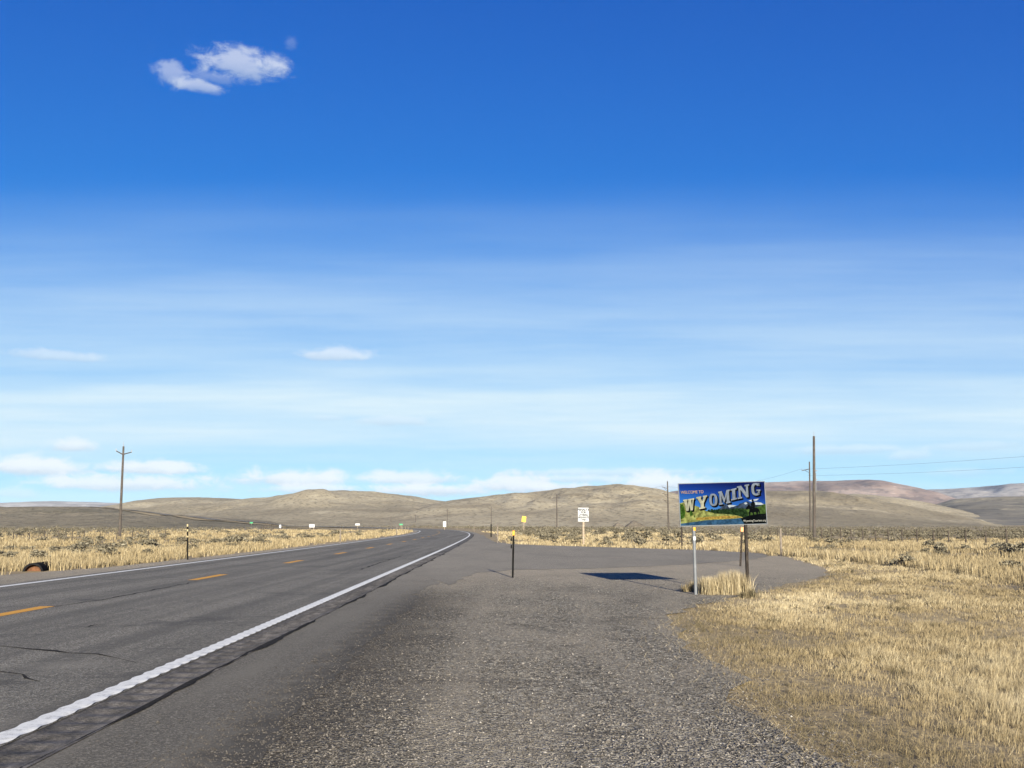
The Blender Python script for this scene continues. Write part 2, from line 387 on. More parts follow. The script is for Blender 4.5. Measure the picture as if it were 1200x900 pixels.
def tint_mat(name, stops, rough=.9, translucent=0.0, spec=.15):
    m, t, b = material(name, rough, spec)
    a = t.add('ShaderNodeAttribute'); a.attribute_name = 'tint'
    t.l.new(t.ramp(a.outputs['Fac'], stops), b.inputs['Base Color'])
    if translucent:
        tr = t.add('ShaderNodeBsdfTranslucent'); t.l.new(t.ramp(a.outputs['Fac'], stops), tr.inputs[0])
        mx = t.add('ShaderNodeMixShader'); mx.inputs[0].default_value = translucent
        t.l.new(b.outputs[0], mx.inputs[1]); t.l.new(tr.outputs[0], mx.inputs[2])
        t.l.new(mx.outputs[0], t.n['Material Output'].inputs[0])
    return m
M['pebble'] = tint_mat('pebbles', [(0, (.034, .030, .027)), (.45, (.125, .112, .10)), (.8, (.24, .217, .193)), (1, (.36, .333, .303))], .85)
M['grass'] = tint_mat('dry_grass', [(0, (.065, .058, .034)), (.3, (.165, .13, .075)), (.6, (.30, .236, .135)), (1, (.48, .41, .275))], .8, .25)
M['sage'] = tint_mat('sage_leaf', [(0, (.058, .050, .035)), (.5, (.125, .110, .078)), (1, (.235, .21, .155))], .9, .1)

def plain(name, c, rough=.6, metal=0.0, var=.25, scale=6.0, spec=.3):
    m, t, b = material(name, rough, spec); b.inputs['Metallic'].default_value = metal
    o = objc(t); n = t.noise(o, scale, 5, .6)
    t.l.new(t.mix(t.smooth(n, .3, .75, 0, 1), tuple(x * (1 - var) for x in c), tuple(min(1, x * (1 + var)) for x in c)), b.inputs['Base Color'])
    return m
def paint(name, c, wear, scale=14.0):
    m, t, b = material(name, .75, .25); p = pos(t)
    n = t.noise(p, scale, 6, .7); n2 = t.noise(p, 110, 3, .65)
    fac = t.math('MAXIMUM', t.math('MULTIPLY', t.smooth(n, .48, .66), t.smooth(n2, .38, .55)), t.smooth(n2, .60, .70))
    t.l.new(t.mix(t.math('MULTIPLY', fac, wear), c, (.09, .085, .082)), b.inputs['Base Color'])
    bump(t, b, n2, .4, .004)
    return m
M['white_paint'] = paint('white_line_paint', (.62, .62, .59), .55)
M['yellow_paint'] = paint('yellow_line_paint', (.55, .27, .025), .6)
M['tar'] = plain('tar_seal', (.026, .024, .022), .9, 0, .4, 20, .03)

# ------------------------------------------------------------------ ground sheet
ths = np.concatenate((np.linspace(-0.66, 0.66, 330), np.linspace(0.66, 2 * math.pi - 0.66, 90)[1:-1]))
rs = np.concatenate(([0.0], np.geomspace(1.2, 60, 150), np.geomspace(60, 14000, 90)[1:]))
A, B = np.meshgrid(np.append(ths, ths[0]), rs)
X, Y = B * np.sin(A), B * np.cos(A)
Z = ground_z(X, Y)
ground = link('ground', np_mesh('ground', np.stack((X, Y, Z), -1).reshape(-1, 3), grid_quads(len(rs), len(ths) + 1), smooth=True), M['ground'])
tag(ground, 'flat dry ground of straw and dirt running out to the hills', kind='structure')

# ------------------------------------------------------------------ hills
def hill_material(name, cols, patch=(.20, .165, .11), spot=1.0, fs=.22, bandx=.004):
    m, t, b = material(name, .95, .1); p = pos(t)
    big = t.noise(t.vmath('MULTIPLY', p, (bandx, bandx * .45, bandx * 6)), 1.0, 7, .62, .6)
    mid = t.noise(t.vmath('MULTIPLY', p, (.012, .008, .10)), 1.0, 6, .65, .3)
    fine = t.noise(t.vmath('MULTIPLY', p, (fs, fs * .5, fs * 1.5)), 1.0, 5, .7)
    c = t.ramp(big, [(.3, cols[0]), (.5, cols[1]), (.7, cols[2])])
    c = t.mix(t.smooth(mid, .50, .64, 0, .62), c, patch)
    c = t.mix(t.smooth(mid, .32, .43, .55, 0), c, tuple(min(1, x * 1.25) for x in cols[2]))
    c = t.mix(t.math('MULTIPLY', t.smooth(fine, .50, .64), .68 * spot, clamp=True), c, tuple(x * .5 for x in patch))
    t.l.new(c, b.inputs['Base Color']); bump(t, b, fine, .6, 3.0)
    return m
TAN = ((.225, .192, .128), (.32, .274, .186), (.45, .39, .27))
HM = {
    'tan': hill_material('tan_hillside', TAN),
    'brown': hill_material('brown_hillside', ((.19, .161, .108), (.27, .23, .156), (.39, .335, .233))),
    'sage': hill_material('sage_hillside', ((.165, .142, .095), (.235, .20, .135), (.35, .295, .20)), (.14, .127, .087), 1.2, .28),
    'rust': hill_material('reddish_hillside', ((.13, .105, .10), (.20, .148, .128), (.33, .265, .23)), (.10, .09, .095), .7, .02, .0016),
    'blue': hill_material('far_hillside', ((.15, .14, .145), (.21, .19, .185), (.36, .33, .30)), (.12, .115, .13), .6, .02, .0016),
    'dark': hill_material('dark_valley_side', ((.135, .121, .095), (.185, .163, .125), (.34, .29, .19)), (.115, .105, .09), .7, .04, .003),
    'pale': hill_material('pale_plateau', ((.20, .19, .19), (.32, .30, .28), (.55, .53, .50)), (.17, .165, .175), .5, .02, .0016),
}
def make_hill(key, pts, D0, Dc, D1, mat, label, rough=1.0, nu=260, nv=84, sharp=1.0, seed=0):
    pts = np.array(pts, float)
    az_k = np.array([math.atan2(*(ray(px, py).x, ray(px, py).y)) for px, py in pts])
    h_k = np.array([max(0.0, CAM_H + ray(px, py).z / math.hypot(ray(px, py).x, ray(px, py).y) * Dc) for px, py in pts])
    u = np.linspace(az_k[0], az_k[-1], nu)
    Hu = np.interp(u, az_k, h_k); kk = np.ones(7) / 7
    Hs = np.convolve(np.pad(Hu, 3, mode='edge'), kk, 'valid')
    edge = np.minimum(1, np.minimum(np.arange(nu), np.arange(nu)[::-1]) / 14.0)
    Hs = Hs * edge
    vf = np.linspace(0, 1, int(nv * .72)); vb = np.linspace(0, 1, nv - len(vf) + 1)[1:]
    D = np.concatenate((D0 + (Dc - D0) * vf, Dc + (D1 - Dc) * vb))
    S = np.concatenate((sstep(vf ** sharp, 0, 1), 1 - sstep(vb, 0, 1)))
    S = S / (np.max(S / D) * Dc)
    U, DD = np.meshgrid(u, D); SS = S[:, None] * np.ones_like(U)
    wob = 1 + .10 * np.sin(U * 9 + seed) * (SS < .999)
    X = np.sin(U) * DD; Y = np.cos(U) * DD
    sc = Dc / 9.0
    n1 = fbm(X / sc + seed * 3.1, Y / (sc * 1.6), 40 + seed, 5) - .5
    gul = np.abs(fbm(X / (sc * .42) + .6 * n1, Y / (sc * 1.3) + seed, 60 + seed, 4) - .5)
    Hg = Hs[None, :] * np.ones_like(U)
    mod = SS * (1 - SS) * 4
    Z = Hg * SS * (1 + rough * (.75 * n1 * mod - .85 * (.18 - gul) * mod)) + rough * Hg * .045 * (fbm(X / (sc * .13), Y / (sc * .13), 80 + seed, 3) - .5) * SS
    Z = Z - 1.2 * (1 - np.clip(SS * 12, 0, 1)) - .8 * (1 - edge)[None, :]
    me = np_mesh('hill', np.stack((X, Y, Z), -1).reshape(-1, 3), grid_quads(nv, nu), smooth=True)
    o = link('hill', me, HM[mat]); tag(o, label, kind='structure')
    HILLS[key] = (u, D, Z)
    return o
def hill_z(key, x, y):
    u, D, Z = HILLS[key]; a = np.arctan2(x, y); d = np.hypot(x, y)
    i = np.clip(np.interp(a, u, np.arange(len(u))), 0, len(u) - 1.001); j = np.clip(np.interp(d, D, np.arange(len(D))), 0, len(D) - 1.001)
    i0, j0 = i.astype(int), j.astype(int); fi, fj = i - i0, j - j0
    z = (Z[j0, i0] * (1 - fi) + Z[j0, i0 + 1] * fi) * (1 - fj) + (Z[j0 + 1, i0] * (1 - fi) + Z[j0 + 1, i0 + 1] * fi) * fj
    return np.where((a > u[0]) & (a < u[-1]) & (d > D[0]) & (d < D[-1]), z, -9.0)
def any_z(x, y):
    x = np.atleast_1d(np.asarray(x, float)); y = np.atleast_1d(np.asarray(y, float))
    z = ground_z(x, y)
    for k in HILLS: z = np.maximum(z, hill_z(k, x, y))
    return z
make_hill('A', [(-420, 592), (-200, 591), (-60, 593), (0, 593.8), (60, 594), (100, 594.5), (125, 595.6), (150, 598), (185, 601), (230, 604.5), (300, 609), (350, 613)], 300, 760, 1400, 'sage', 'low dark sage covered rise across the highway', .8, seed=1)
make_hill('B', [(40, 604), (100, 596), (140, 589.6), (150, 587.6), (165, 585.2), (180, 583.6), (200, 582.6), (240, 582), (260, 582.6), (280, 583.8), (300, 585), (330, 590), (380, 602), (420, 613)], 900, 2000, 3000, 'tan', 'smooth tan hill next to the dark sage rise', 1, seed=2)
make_hill('C', [(150, 612), (200, 602), (250, 592), (280, 586), (300, 584), (320, 581.5), (340, 579), (360, 577.2), (385, 576.2), (410, 576.4), (440, 577.4), (470, 578.4), (485, 580), (500, 583), (525, 586.5), (560, 594), (600, 603), (640, 612)], 620, 1700, 2800, 'tan', 'broad rounded tan hill where the highway bends away', 1.1, seed=3)
make_hill('D', [(430, 612), (470, 600), (500, 591), (525, 586), (545, 583), (560, 581), (580, 579), (600, 577.6), (625, 577), (645, 575.6), (660, 573.5), (680, 570.6), (700, 569), (715, 568), (730, 567.5), (745, 568), (760, 570.6), (780, 574.6), (796, 577.6), (830, 585), (880, 597), (930, 612)], 560, 1250, 2200, 'tan', 'high bare tan hill behind the white litter sign', 1.15, seed=4)
make_hill('E', [(690, 612), (730, 600), (770, 589), (820, 579), (870, 575.5), (900, 575), (935, 576), (960, 576.8), (985, 579), (1000, 581), (1050, 590), (1100, 600), (1150, 609), (1180, 613.6)], 620, 1350, 2300, 'brown', 'long brown hill tapering down behind the wooden utility poles', 1, seed=5)
make_hill('F', [(900, 596), (950, 584), (1000, 578.6), (1020, 580), (1050, 583), (1080, 588), (1100, 592), (1140, 600), (1190, 611)], 1500, 2300, 3200, 'brown', 'brown spur showing over the long brown hill', 1, seed=6)
make_hill('G', [(1010, 612), (1050, 602), (1095, 592), (1120, 586), (1150, 583.6), (1200, 581.5), (1300, 578), (1420, 584), (1560, 612)], 1500, 3000, 4300, 'dark', 'dark sage slope in the valley below the far ridge', 1, seed=7)
make_hill('H', [(640, 600), (760, 580), (840, 567), (897, 564.6), (920, 564), (960, 563.6), (1000, 563), (1020, 562.4), (1032, 562.6), (1045, 565), (1060, 569), (1080, 572.6), (1100, 577), (1130, 588), (1170, 606)], 3200, 4600, 6500, 'rust', 'far ridge with a reddish rounded flank', 1, seed=8)
make_hill('I', [(980, 600), (1040, 580), (1085, 573.4), (1110, 572.6), (1140, 572), (1170, 569.6), (1200, 566.5), (1290, 561), (1400, 566), (1560, 590)], 4600, 6500, 9000, 'blue', 'most distant bluish ridge at the end of the valley', 1, seed=9)
make_hill('J', [(-420, 586), (-150, 589), (0, 589.6), (20, 588.6), (45, 587.6), (75, 587.5), (100, 588), (140, 589.2), (190, 593), (240, 604)], 4200, 6000, 8500, 'pale', 'far pale plateau with whitish bands beyond the sage rise', .8, seed=10)
SPOIL = hill_material('spoil_earth', ((.10, .085, .068), (.14, .12, .095), (.19, .165, .13)), (.10, .085, .07), .6, .5, .05)
# two spoil heaps at the foot of the high hill
for px, Yd, wd, hh, lb in ((743, 520, 13, 4.6, 'larger grey spoil heap at the foot of the high hill'), (724, 540, 9, 3.4, 'smaller spoil heap beside the larger grey one')):
    c = AT(px, 614, Yd); n = 22; P = []; 
    for j in range(9):
        for i in range(n):
            a = 2 * math.pi * i / n; f = j / 8.0
            P.append((math.cos(a) * wd * .5 * f * (1 + .18 * math.sin(3 * a + px)), math.sin(a) * wd * .5 * f, hh * max(0, 1 - f) ** .85 - .6))
    q = [(j * n + i, j * n + (i + 1) % n, (j + 1) * n + (i + 1) % n, (j + 1) * n + i) for j in range(8) for i in range(n)]
    o = link('dirt_mound', np_mesh('dirt_mound', P, q, smooth=False), SPOIL); o.location = (c.x, Yd, float(any_z(c.x, Yd)[0])); tag(o, lb, kind='structure')

# ------------------------------------------------------------------ pavement sheets
def ribbon(name, o0, o1, Y0, Y1, z, mat, parent=None, step=None, cols=2, zfun=None, wav=None):
    ss = []; s = arc_of(Y0); e = arc_of(Y1)
    while s < e:
        ss.append(s); s += step if step else max(.5, (s - arc_of(0)) * .02)
    ss.append(e); ss = np.array(ss)
    rows = []
    for k in range(cols):
        f = k / (cols - 1)
        a = (o0(ss) if callable(o0) else o0 + 0 * ss) * (1 - f) + (o1(ss) if callable(o1) else o1 + 0 * ss) * f
        if wav is not None: a = a + wav(ss, f)
        x, y = along(ss, a)
        zz = z + 0 * ss + (zfun(ss, f) if zfun else 0)
        far = y > 230
        if far.any():
            zt = any_z(x[far], y[far]); zz[far] += np.maximum(0, zt + .05) + .55 * sstep(y[far], 300, 480)
        rows.append(np.stack((x, y, zz), -1))
    V = np.stack(rows, 1).reshape(-1, 3)
    me = np_mesh(name, V, grid_quads(len(ss), cols)[:, ::-1], smooth=False)
    return link(name, me, mat, parent)
M['verge'] = plain('straw_verge', (.30, .235, .13), .95, 0, .3, .3)
arc_Y = lambda s: np.interp(s, _arc, _yy)
road = ribbon('road', OFF_L - .45, RUM0, -35, 980, .012, M['asphalt'], cols=8)
tag(road, 'grey two lane highway with white edge lines bending away', kind='structure')
vg = ribbon('road_verge', -15.0, 14.0, 330, 760, -.30, M['verge'], cols=12); tag(vg, 'pale straw verge where the highway climbs the sage rise', kind='structure')
ls = ribbon('gravel_shoulder', lambda s: left_edge(arc_Y(s)), OFF_L - .45, -35, 980, .002, M['gravel'], cols=4); tag(ls, 'gravel shoulder along the far edge of the highway', kind='structure')
r8 = np.random.default_rng(9); _ks = np.arange(0, 120, .12); _kv = np.convolve(r8.normal(0, 1, len(_ks)), np.ones(5) / 5, 'same') * .10 + np.convolve(r8.normal(0, 1, len(_ks)), np.ones(31) / 31, 'same') * .45
psd = ribbon('paved_shoulder', RUM1, lambda s_: SHO + np.interp(s_, _ks, _kv), -35, 52, .0034, M['shoulder'], cols=3, step=.12); tag(psd, 'smooth dark paved shoulder between rumble strip and gravel', kind='structure')
ps2 = ribbon('paved_shoulder', RUM1, RUM1 + .9, 52, 400, .004, M['shoulder'], cols=3); tag(ps2, 'narrow paved shoulder on the bend past the side road', kind='structure')
def rum(s, f):
    near = np.clip((arc_of(60) - s) / 20.0, 0, 1)
    return -.016 * (.5 + .5 * np.sin(s * 2 * math.pi / .31)) * near * math.sin(math.pi * f) + .006
rs_o = ribbon('rumble_strip', RUM0, RUM1, -6, 60, .002, M['rumble'], road, step=.045, cols=7, zfun=rum)
rs_f = ribbon('rumble_strip', RUM0, RUM1, 60, 400, .008, M['rumble'], road, cols=3)
def wave(s, f):
    near = np.clip((arc_of(70) - s) / 30.0, 0, 1)
    return .012 * np.sin(s * 2 * math.pi / .31 + (1.2 if f > .5 else 0)) * near * (1 if f in (0.0, 1.0) else 0)
ribbon('edge_line', OFF_R - .09, OFF_R + .09, -6, 75, .0175, M['white_paint'], road, step=.05, cols=3, wav=wave, zfun=lambda s, f: .004 * np.sin(s * 2 * math.pi / .31) * (f > .7))
ribbon('edge_line', OFF_R - .09, OFF_R + .09, 75, 900, .018, M['white_paint'], road)
r7 = np.random.default_rng(3); _js = np.linspace(0, 900, 4000); _jv = np.convolve(r7.normal(0, 1, 4000), np.ones(7) / 7, 'same')
ribbon('tar_seam', lambda s_: RUM1 - .02 + .06 * np.interp(s_, _js, _jv), lambda s_: RUM1 - .02 + .06 * np.interp(s_, _js, _jv) + np.clip(.03 + .10 * np.interp(s_ * 1.7 + 3, _js, _jv), .004, .12), -6, 140, .0122, M['tar'], road, step=.22)
ribbon('edge_line', OFF_L - .10, OFF_L + .10, -30, 900, .0165, M['white_paint'], road)
d0 = G(58, 711.5)[1]
for k in range(-2, 18):
    e = d0 + k * 11.05; ribbon('dash', -.13, .13, e - 2.9, e, .0165, M['yellow_paint'], road, step=.4)
# sealed cracks
def seam(pts, wd, jag=.05, seed=0, zz=.0145):
    r = random.Random(seed); P = [Vector((*G(*p), 0)) for p in pts]; L = []
    for a, c in zip(P, P[1:]):
        n = max(2, int((c - a).length / .35))
        L += [a.lerp(c, i / n) for i in range(n)]
    L.append(P[-1]); V = []
    for i, q in enumerate(L):
        d = (L[min(i + 1, len(L) - 1)] - L[max(i - 1, 0)]).normalized(); nrm = Vector((-d.y, d.x, 0))
        off = r.uniform(-jag, jag); ww = .7 * wd * r.uniform(.2, 1.0) * min(1, (i + .4) / 3, (len(L) - i - .6) / 3)
        for sgn in (-1, 1): p = q + nrm * (off + sgn * ww / 2); V.append((p.x, p.y, zz))
    o = link('tar_seam', np_mesh('tar_seam', V, grid_quads(len(L), 2)), M['tar'], road)
for i, (pts, wd) in enumerate([([(8, 717), (60, 712.5), (130, 702), (190, 690), (232, 681.5)], .11), ([(-20, 757), (60, 764), (110, 768), (160, 778)], .16), ([(88, 738), (110, 734), (128, 732.5)], .14),
                               ([(-10, 786), (25, 792), (50, 800)], .14), ([(420, 669), (445, 660), (470, 652)], .13), ([(190, 712), (206, 713)], .1), ([(440, 658), (462, 655)], .1)]):
    seam(pts, wd, seed=i)
def flat_sheet(name, poly, z, mat, jag=0.0, seed=0, holes=None, skip=()):
    P = []; r = random.Random(seed); n = len(poly)
    for i in range(n):
        a, c = Vector((*poly[i], 0)), Vector((*poly[(i + 1) % n], 0)); L = (c - a).length; m = max(1, min(40, int(L / .45)))
        d = (c - a).normalized(); nrm = Vector((-d.y, d.x, 0))
        for k in range(m):
            p = a.lerp(c, k / m)
            if jag and i not in skip: p += nrm * (mnoise.noise(Vector((p.x * .9, p.y * .9, seed))) * jag * 2 + r.uniform(-jag, jag) * .5)
            P.append(p)
    bm = bmesh.new(); f = bm.faces.new([bm.verts.new((p.x, p.y, z)) for p in P]); f.normal_update()
    if f.normal.z < 0: f.normal_flip()
    bmesh.ops.triangulate(bm, faces=[f]); me = bpy.data.meshes.new(name); bm.to_mesh(me); bm.free()
    return link(name, me, mat)
ap = flat_sheet('side_road', APRON, .0058, M['apron'], .10, 3, skip=tuple(range(18, 28))); tag(ap, 'worn asphalt side road branching off beyond the gravel', kind='structure')
gv = flat_sheet('gravel_lot', GRAVEL, 0.0, M['gravel'], .20, 4, skip=tuple(range(8))); tag(gv, 'wide gravel pull-off between paved shoulder and dry grass', kind='structure')
for pts, wd in (([(652, 652.4), (680, 652.8), (704, 653.6)], .3), ([(668, 644.2), (682, 644.4)], .35), ([(640, 647), (655, 647.3)], .25)): seam(pts, wd, .08, 5, .0085)
o = flat_sheet('faded_dash', [G(711, 653.8), G(730, 654.2), G(730, 653.2), G(711, 652.9)], .0092, plain('faded_paint', (.22, .185, .14), .9, 0, .3, 8)); o.parent = ap

tk = [AT(px, 614, Yd) for px, Yd in ((196, 545), (188, 590), (180, 630), (172, 665), (164, 700), (160, 720))]
V = []
for i in range(41):
    f = i / 40 * (len(tk) - 1); k = min(int(f), len(tk) - 2); q = tk[k].lerp(tk[k + 1], f - k)
    for wv in (-3.2, -1, 1, 3.2): V.append((q.x + wv, q.y, float(any_z(q.x + wv, q.y)[0]) + .22))
tag(link('path', np_mesh('path', V, grid_quads(41, 4)), M['verge']), 'pale dirt track climbing the dark sage rise', kind='structure')

# ------------------------------------------------------------------ loose pebbles on the gravel
n = 132000
Yp = np.exp(RNG.uniform(math.log(4.6), math.log(27), n)); Xp = Yp * RNG.uniform(-.62, .62, n)
dG = polydist(Xp, Yp, GRAVEL); ok = inside(Xp, Yp, GRAVEL)
ok &= RNG.random(n) < np.clip(.25 + 1.1 * fbm(Xp * .35, Yp * .35, 9, 3), 0, 1)
spill = (~inside(Xp, Yp, GRAVEL)) & (dG < .35) & (Xp > np.interp(Yp, [0, 40], [-2.2, -2.2])) & (RNG.random(n) < .4)
spill |= (~inside(Xp, Yp, GRAVEL)) & (dG < .7) & (Xp < 0) & (RNG.random(n) < .16 * np.exp(-dG / .3))
ok |= spill
Xp, Yp = Xp[ok], Yp[ok]; n = len(Xp)
r = RNG.gamma(2.4, .0014, n) + .0026 + Yp * .00013
r = np.minimum(r, .03)
base = np.array([(1, 0, 0), (-.9, .2, 0), (.1, 1, 0), (0, -1, 0), (.1, 0, .75), (0, 0, -.5)])
a = RNG.uniform(0, 6.28, n); ca, sa = np.cos(a), np.sin(a)
bv = base[None] * RNG.uniform(.65, 1.25, (n, 6, 3))
V = np.stack((bv[..., 0] * ca[:, None] - bv[..., 1] * sa[:, None], bv[..., 0] * sa[:, None] + bv[..., 1] * ca[:, None], bv[..., 2] * RNG.uniform(.6, 1, n)[:, None]), -1) * r[:, None, None]
V[..., 0] += Xp[:, None]; V[..., 1] += Yp[:, None]; V[..., 2] += .002 + .25 * r[:, None]
tr = np.array([(0, 2, 4), (2, 1, 4), (1, 3, 4), (3, 0, 4), (2, 0, 5), (1, 2, 5), (3, 1, 5), (0, 3, 5)])
me = np_mesh('gravel', V.reshape(-1, 3), None, (tr[None] + np.arange(n)[:, None, None] * 6).reshape(-1, 3), {'tint': np.repeat(np.clip((RNG.normal(.40, .21, n) + (RNG.random(n) < .015) * .4) * np.clip(.35 + (Xp + 1.9) / 1.8, .3, 1), 0, 1), 6)})
tag(link('gravel', me, M['pebble']), 'loose grey gravel stones scattered over the pull-off', 'gravel', kind='stuff')

# ------------------------------------------------------------------ grass
def blade_mesh(name, P, H, W, leandir, lean, tint, mat, parent=None):
    n = len(P); face = RNG.uniform(0, math.pi, n)
    wx, wy = np.cos(face) * W / 2, np.sin(face) * W / 2
    lx, ly = np.cos(leandir) * lean * H, np.sin(leandir) * lean * H
    up = H * np.sqrt(np.clip(1 - lean ** 2, .03, 1))
    V = np.zeros((n, 5, 3), np.float32)
    for k, (fw, fl, fu) in enumerate(((-1, 0, 0), (1, 0, 0), (-.75, .32, .58), (.75, .32, .58), (0, 1, 1))):
        V[:, k, 0] = P[:, 0] + fw * wx + fl * lx; V[:, k, 1] = P[:, 1] + fw * wy + fl * ly; V[:, k, 2] = P[:, 2] + fu * up - (.012 if k < 2 else 0)
    i = np.arange(n)[:, None] * 5
    me = np_mesh(name, V.reshape(-1, 3), i + np.array([[0, 1, 3, 2]]), i + np.array([[2, 3, 4]]), {'tint': np.repeat(np.clip(tint, 0, 1), 5)})
    return link(name, me, mat, parent)
def tufts(cx, cy, per, rad):
    n = len(cx); a = RNG.uniform(0, 6.283, (n, per)); rr = np.sqrt(RNG.random((n, per))) * np.asarray(rad).reshape(-1, 1)
    return (cx[:, None] + np.cos(a) * rr).ravel(), (cy[:, None] + np.sin(a) * rr).ravel(), a.ravel()
def not_paved(x, y):
    off = x - road_x(np.clip(y, -40, 1000))
    L = left_edge(y)
    return ~(inside(x, y, GRAVEL) | inside(x, y, APRON)) & ((off < L - .1) | (off > np.where(y < 40, SHO, RUM1 + 1.6)))
TALL = [G(*p) for p in [(900, 651.5), (950, 655), (1010, 660), (1080, 668), (1140, 679), (1210, 694), (1400, 730)]]   # front of the uncut grass on the right
def tall_front(x, y):
    px = 600 + F_PX * x / y
    return np.interp(px, [900, 950, 1010, 1080, 1140, 1210, 1400], [G(0, q)[1] for q in (651.5, 655, 660, 668, 679, 694, 715)]) * (1 + .10 * (fbm(x * .5, y * .5, 91, 3) - .5))

# (1) cut grass on the right verge: a thin short layer and many separate clumps
def verge_ok(x, y): return not_paved(x, y) & (x > 2.0) & (y < tall_front(x, y) + 2.0)
layers = []
for kind, n, per in (('short', 42000, 13), ('clump', 16000, 64)):
    cy = np.exp(RNG.uniform(math.log(4.8), math.log(62), n)); cx = cy * RNG.uniform(.0, .66, n)
    if kind == 'clump':
        far = np.clip(cy / 14.0, 0, 1); sel = RNG.random(n) < .85; cx, cy = cx[sel], cy[sel]
    d = polydist(cx, cy, WHEEL_EDGE, closed=False)
    patch = .6 * fbm(cx * .7, cy * .45, 21, 4) + .4 * fbm(cx * 2.2, cy * 1.4, 25, 3); broad = fbm(cx * .22, cy * .15, 23, 3)
    ok = verge_ok(cx, cy)
    if kind == 'short': ok &= RNG.random(len(cx)) < np.clip(.35 + d / 1.5, 0, 1) * np.clip((patch - .2) * 3, .3, 1)
    else: ok &= RNG.random(len(cx)) < np.clip((patch - .40) * 6.0, .03, 1) * np.clip((d - .25) / 1.0, .02, 1) * .82
    cx, cy, d, patch, broad = cx[ok], cy[ok], d[ok], patch[ok], broad[ok]
    rp = lambda q: np.repeat(q, per)
    x, y, a = tufts(cx, cy, per, (.04 + cy * .003) if kind == 'short' else RNG.uniform(.03, .10, len(cx)) + cy * .0022)
    m = len(x); nd = np.clip(rp(d) / 1.3, .25, 1)
    if kind == 'short': H = RNG.uniform(.5, 1.3, m) * .055 * (.6 + rp(patch))
    else: H = RNG.uniform(.45, 1.15, m) * rp(RNG.uniform(.055, .135, len(cx)) * (.55 + .9 * patch)) * nd
    H = H * (1 + .25 * sstep(y, 15, 40))
    wind = .5 * (fbm(x * .3, y * .3, 77, 2) - .5) * 6.28
    la = np.where(RNG.random(m) < .6, a, wind) + RNG.normal(0, .5, m)
    lean = RNG.beta(2.2, 2.2, m) * .98
    tint = RNG.normal(.56, .11, m) + (rp(broad) - .5) * .9 + (rp(patch) - .5) * .7 + rp(RNG.normal(0, .08, len(cx))) - .22 * (RNG.random(m) < .12) - .30 * (1 - np.clip(rp(d) / 1.2, 0, 1))  # thin patches browner and darker, hollow shade put into the blade colour
    tint = tint + (.06 if kind == 'short' else .08)
    weed = rp(RNG.random(len(cx)) < .05); tint = np.where(weed, RNG.normal(.10, .08, m), tint)
    layers.append((x, y, H, np.maximum(.0024, y * .00034) * RNG.uniform(.7, 1.3, m), la, lean, tint))
x, y, H, W, la, lean, tint = [np.concatenate(q) for q in zip(*layers)]
o = blade_mesh('grass', np.stack((x, y, ground_z(x, y)), -1), H, W, la, lean, tint, M['grass'])
tag(o, 'short cut straw coloured grass on the verge beside the gravel', 'grass', kind='stuff')
# (2) flattened straw along the gravel edge
n = 40000
cy = np.exp(RNG.uniform(math.log(5), math.log(26), n)); cx = cy * RNG.uniform(.02, .6, n); d = polydist(cx, cy, WHEEL_EDGE, closed=False)
ok = (d < 1.6) & (RNG.random(n) < np.where(inside(cx, cy, GRAVEL), np.exp(-d / .16), np.exp(-d / .8))); cx, cy = cx[ok], cy[ok]; n = len(cx)
o = blade_mesh('straw', np.stack((cx, cy, np.maximum(ground_z(cx, cy), np.where(inside(cx, cy, GRAVEL), .002, -9)) + .015), -1), RNG.uniform(.06, .2, n), np.maximum(.0022, cy * .00028), RNG.uniform(0, 6.28, n), RNG.uniform(.95, .996, n), RNG.normal(.60, .25, n), M['grass'])
tag(o, 'flattened loose straw scattered along the gravel edge', 'straw', kind='stuff')

# (3) tall uncut straw
CUL = G(43, 668.5)
def tall(name, label, cx, cy, per, hmin, hmax, seed, tone=.6, wk=.00052):
    patch = fbm(cx * .16, cy * .10, seed, 4)
    keep = not_paved(cx, cy) & (np.hypot(cx - CUL[0], (cy - CUL[1] + .9) * .6) > .95) & (RNG.random(len(cx)) < np.clip((patch - .30) * 4.5, .10, 1))
    cx, cy, patch = cx[keep], cy[keep], patch[keep]
    x, y, a = tufts(cx, cy, per, .10 + cy * .0008)
    H = RNG.uniform(.55, 1.1, len(x)) * np.repeat(hmin + (hmax - hmin) * np.clip((patch - .3) * 2.2, 0, 1) * RNG.uniform(.35, 1.25, len(cx)), per)
    W = np.maximum(.006, y * wk) * RNG.uniform(.7, 1.4, len(x))
    o = blade_mesh(name, np.stack((x, y, ground_z(x, y)), -1), H, W, a, RNG.beta(2, 4, len(x)) * .8, RNG.normal(tone, .17, len(x)) + (np.repeat(patch, per) - .5) * .5, M['grass'])
    tag(o, label, 'grass', kind='stuff'); return o
n = 15000; cy = np.exp(RNG.uniform(math.log(19), math.log(120), n)); cx = cy * RNG.uniform(.255, .62, n)
k = (cy > tall_front(cx, cy)); tall('tall_grass', 'tall uncut straw grass between the verge and the wire fence', cx[k], cy[k], 11, .22, .50, 31, .52)
n = 9000; cy = np.exp(RNG.uniform(math.log(50), math.log(190), n)); cx = cy * RNG.uniform(-.05, .27, n)
k = (cx > road_x(cy) + 8); tall('tall_grass', 'pale straw grass along the back edge of the side road', cx[k], cy[k], 10, .14, .38, 33, .6)
n = 22000; cy = np.exp(RNG.uniform(math.log(24), math.log(260), n)); cx = cy * RNG.uniform(-.62, -.06, n)
k = (cx < road_x(cy) + left_edge(cy) - .15); cx, cy = cx[k], cy[k]
far = np.clip((road_x(cy) + left_edge(cy) - cx - 14) / 40.0, 0, 1.4); k = RNG.random(len(cx)) < np.clip(1.15 - .7 * far, .12, 1)
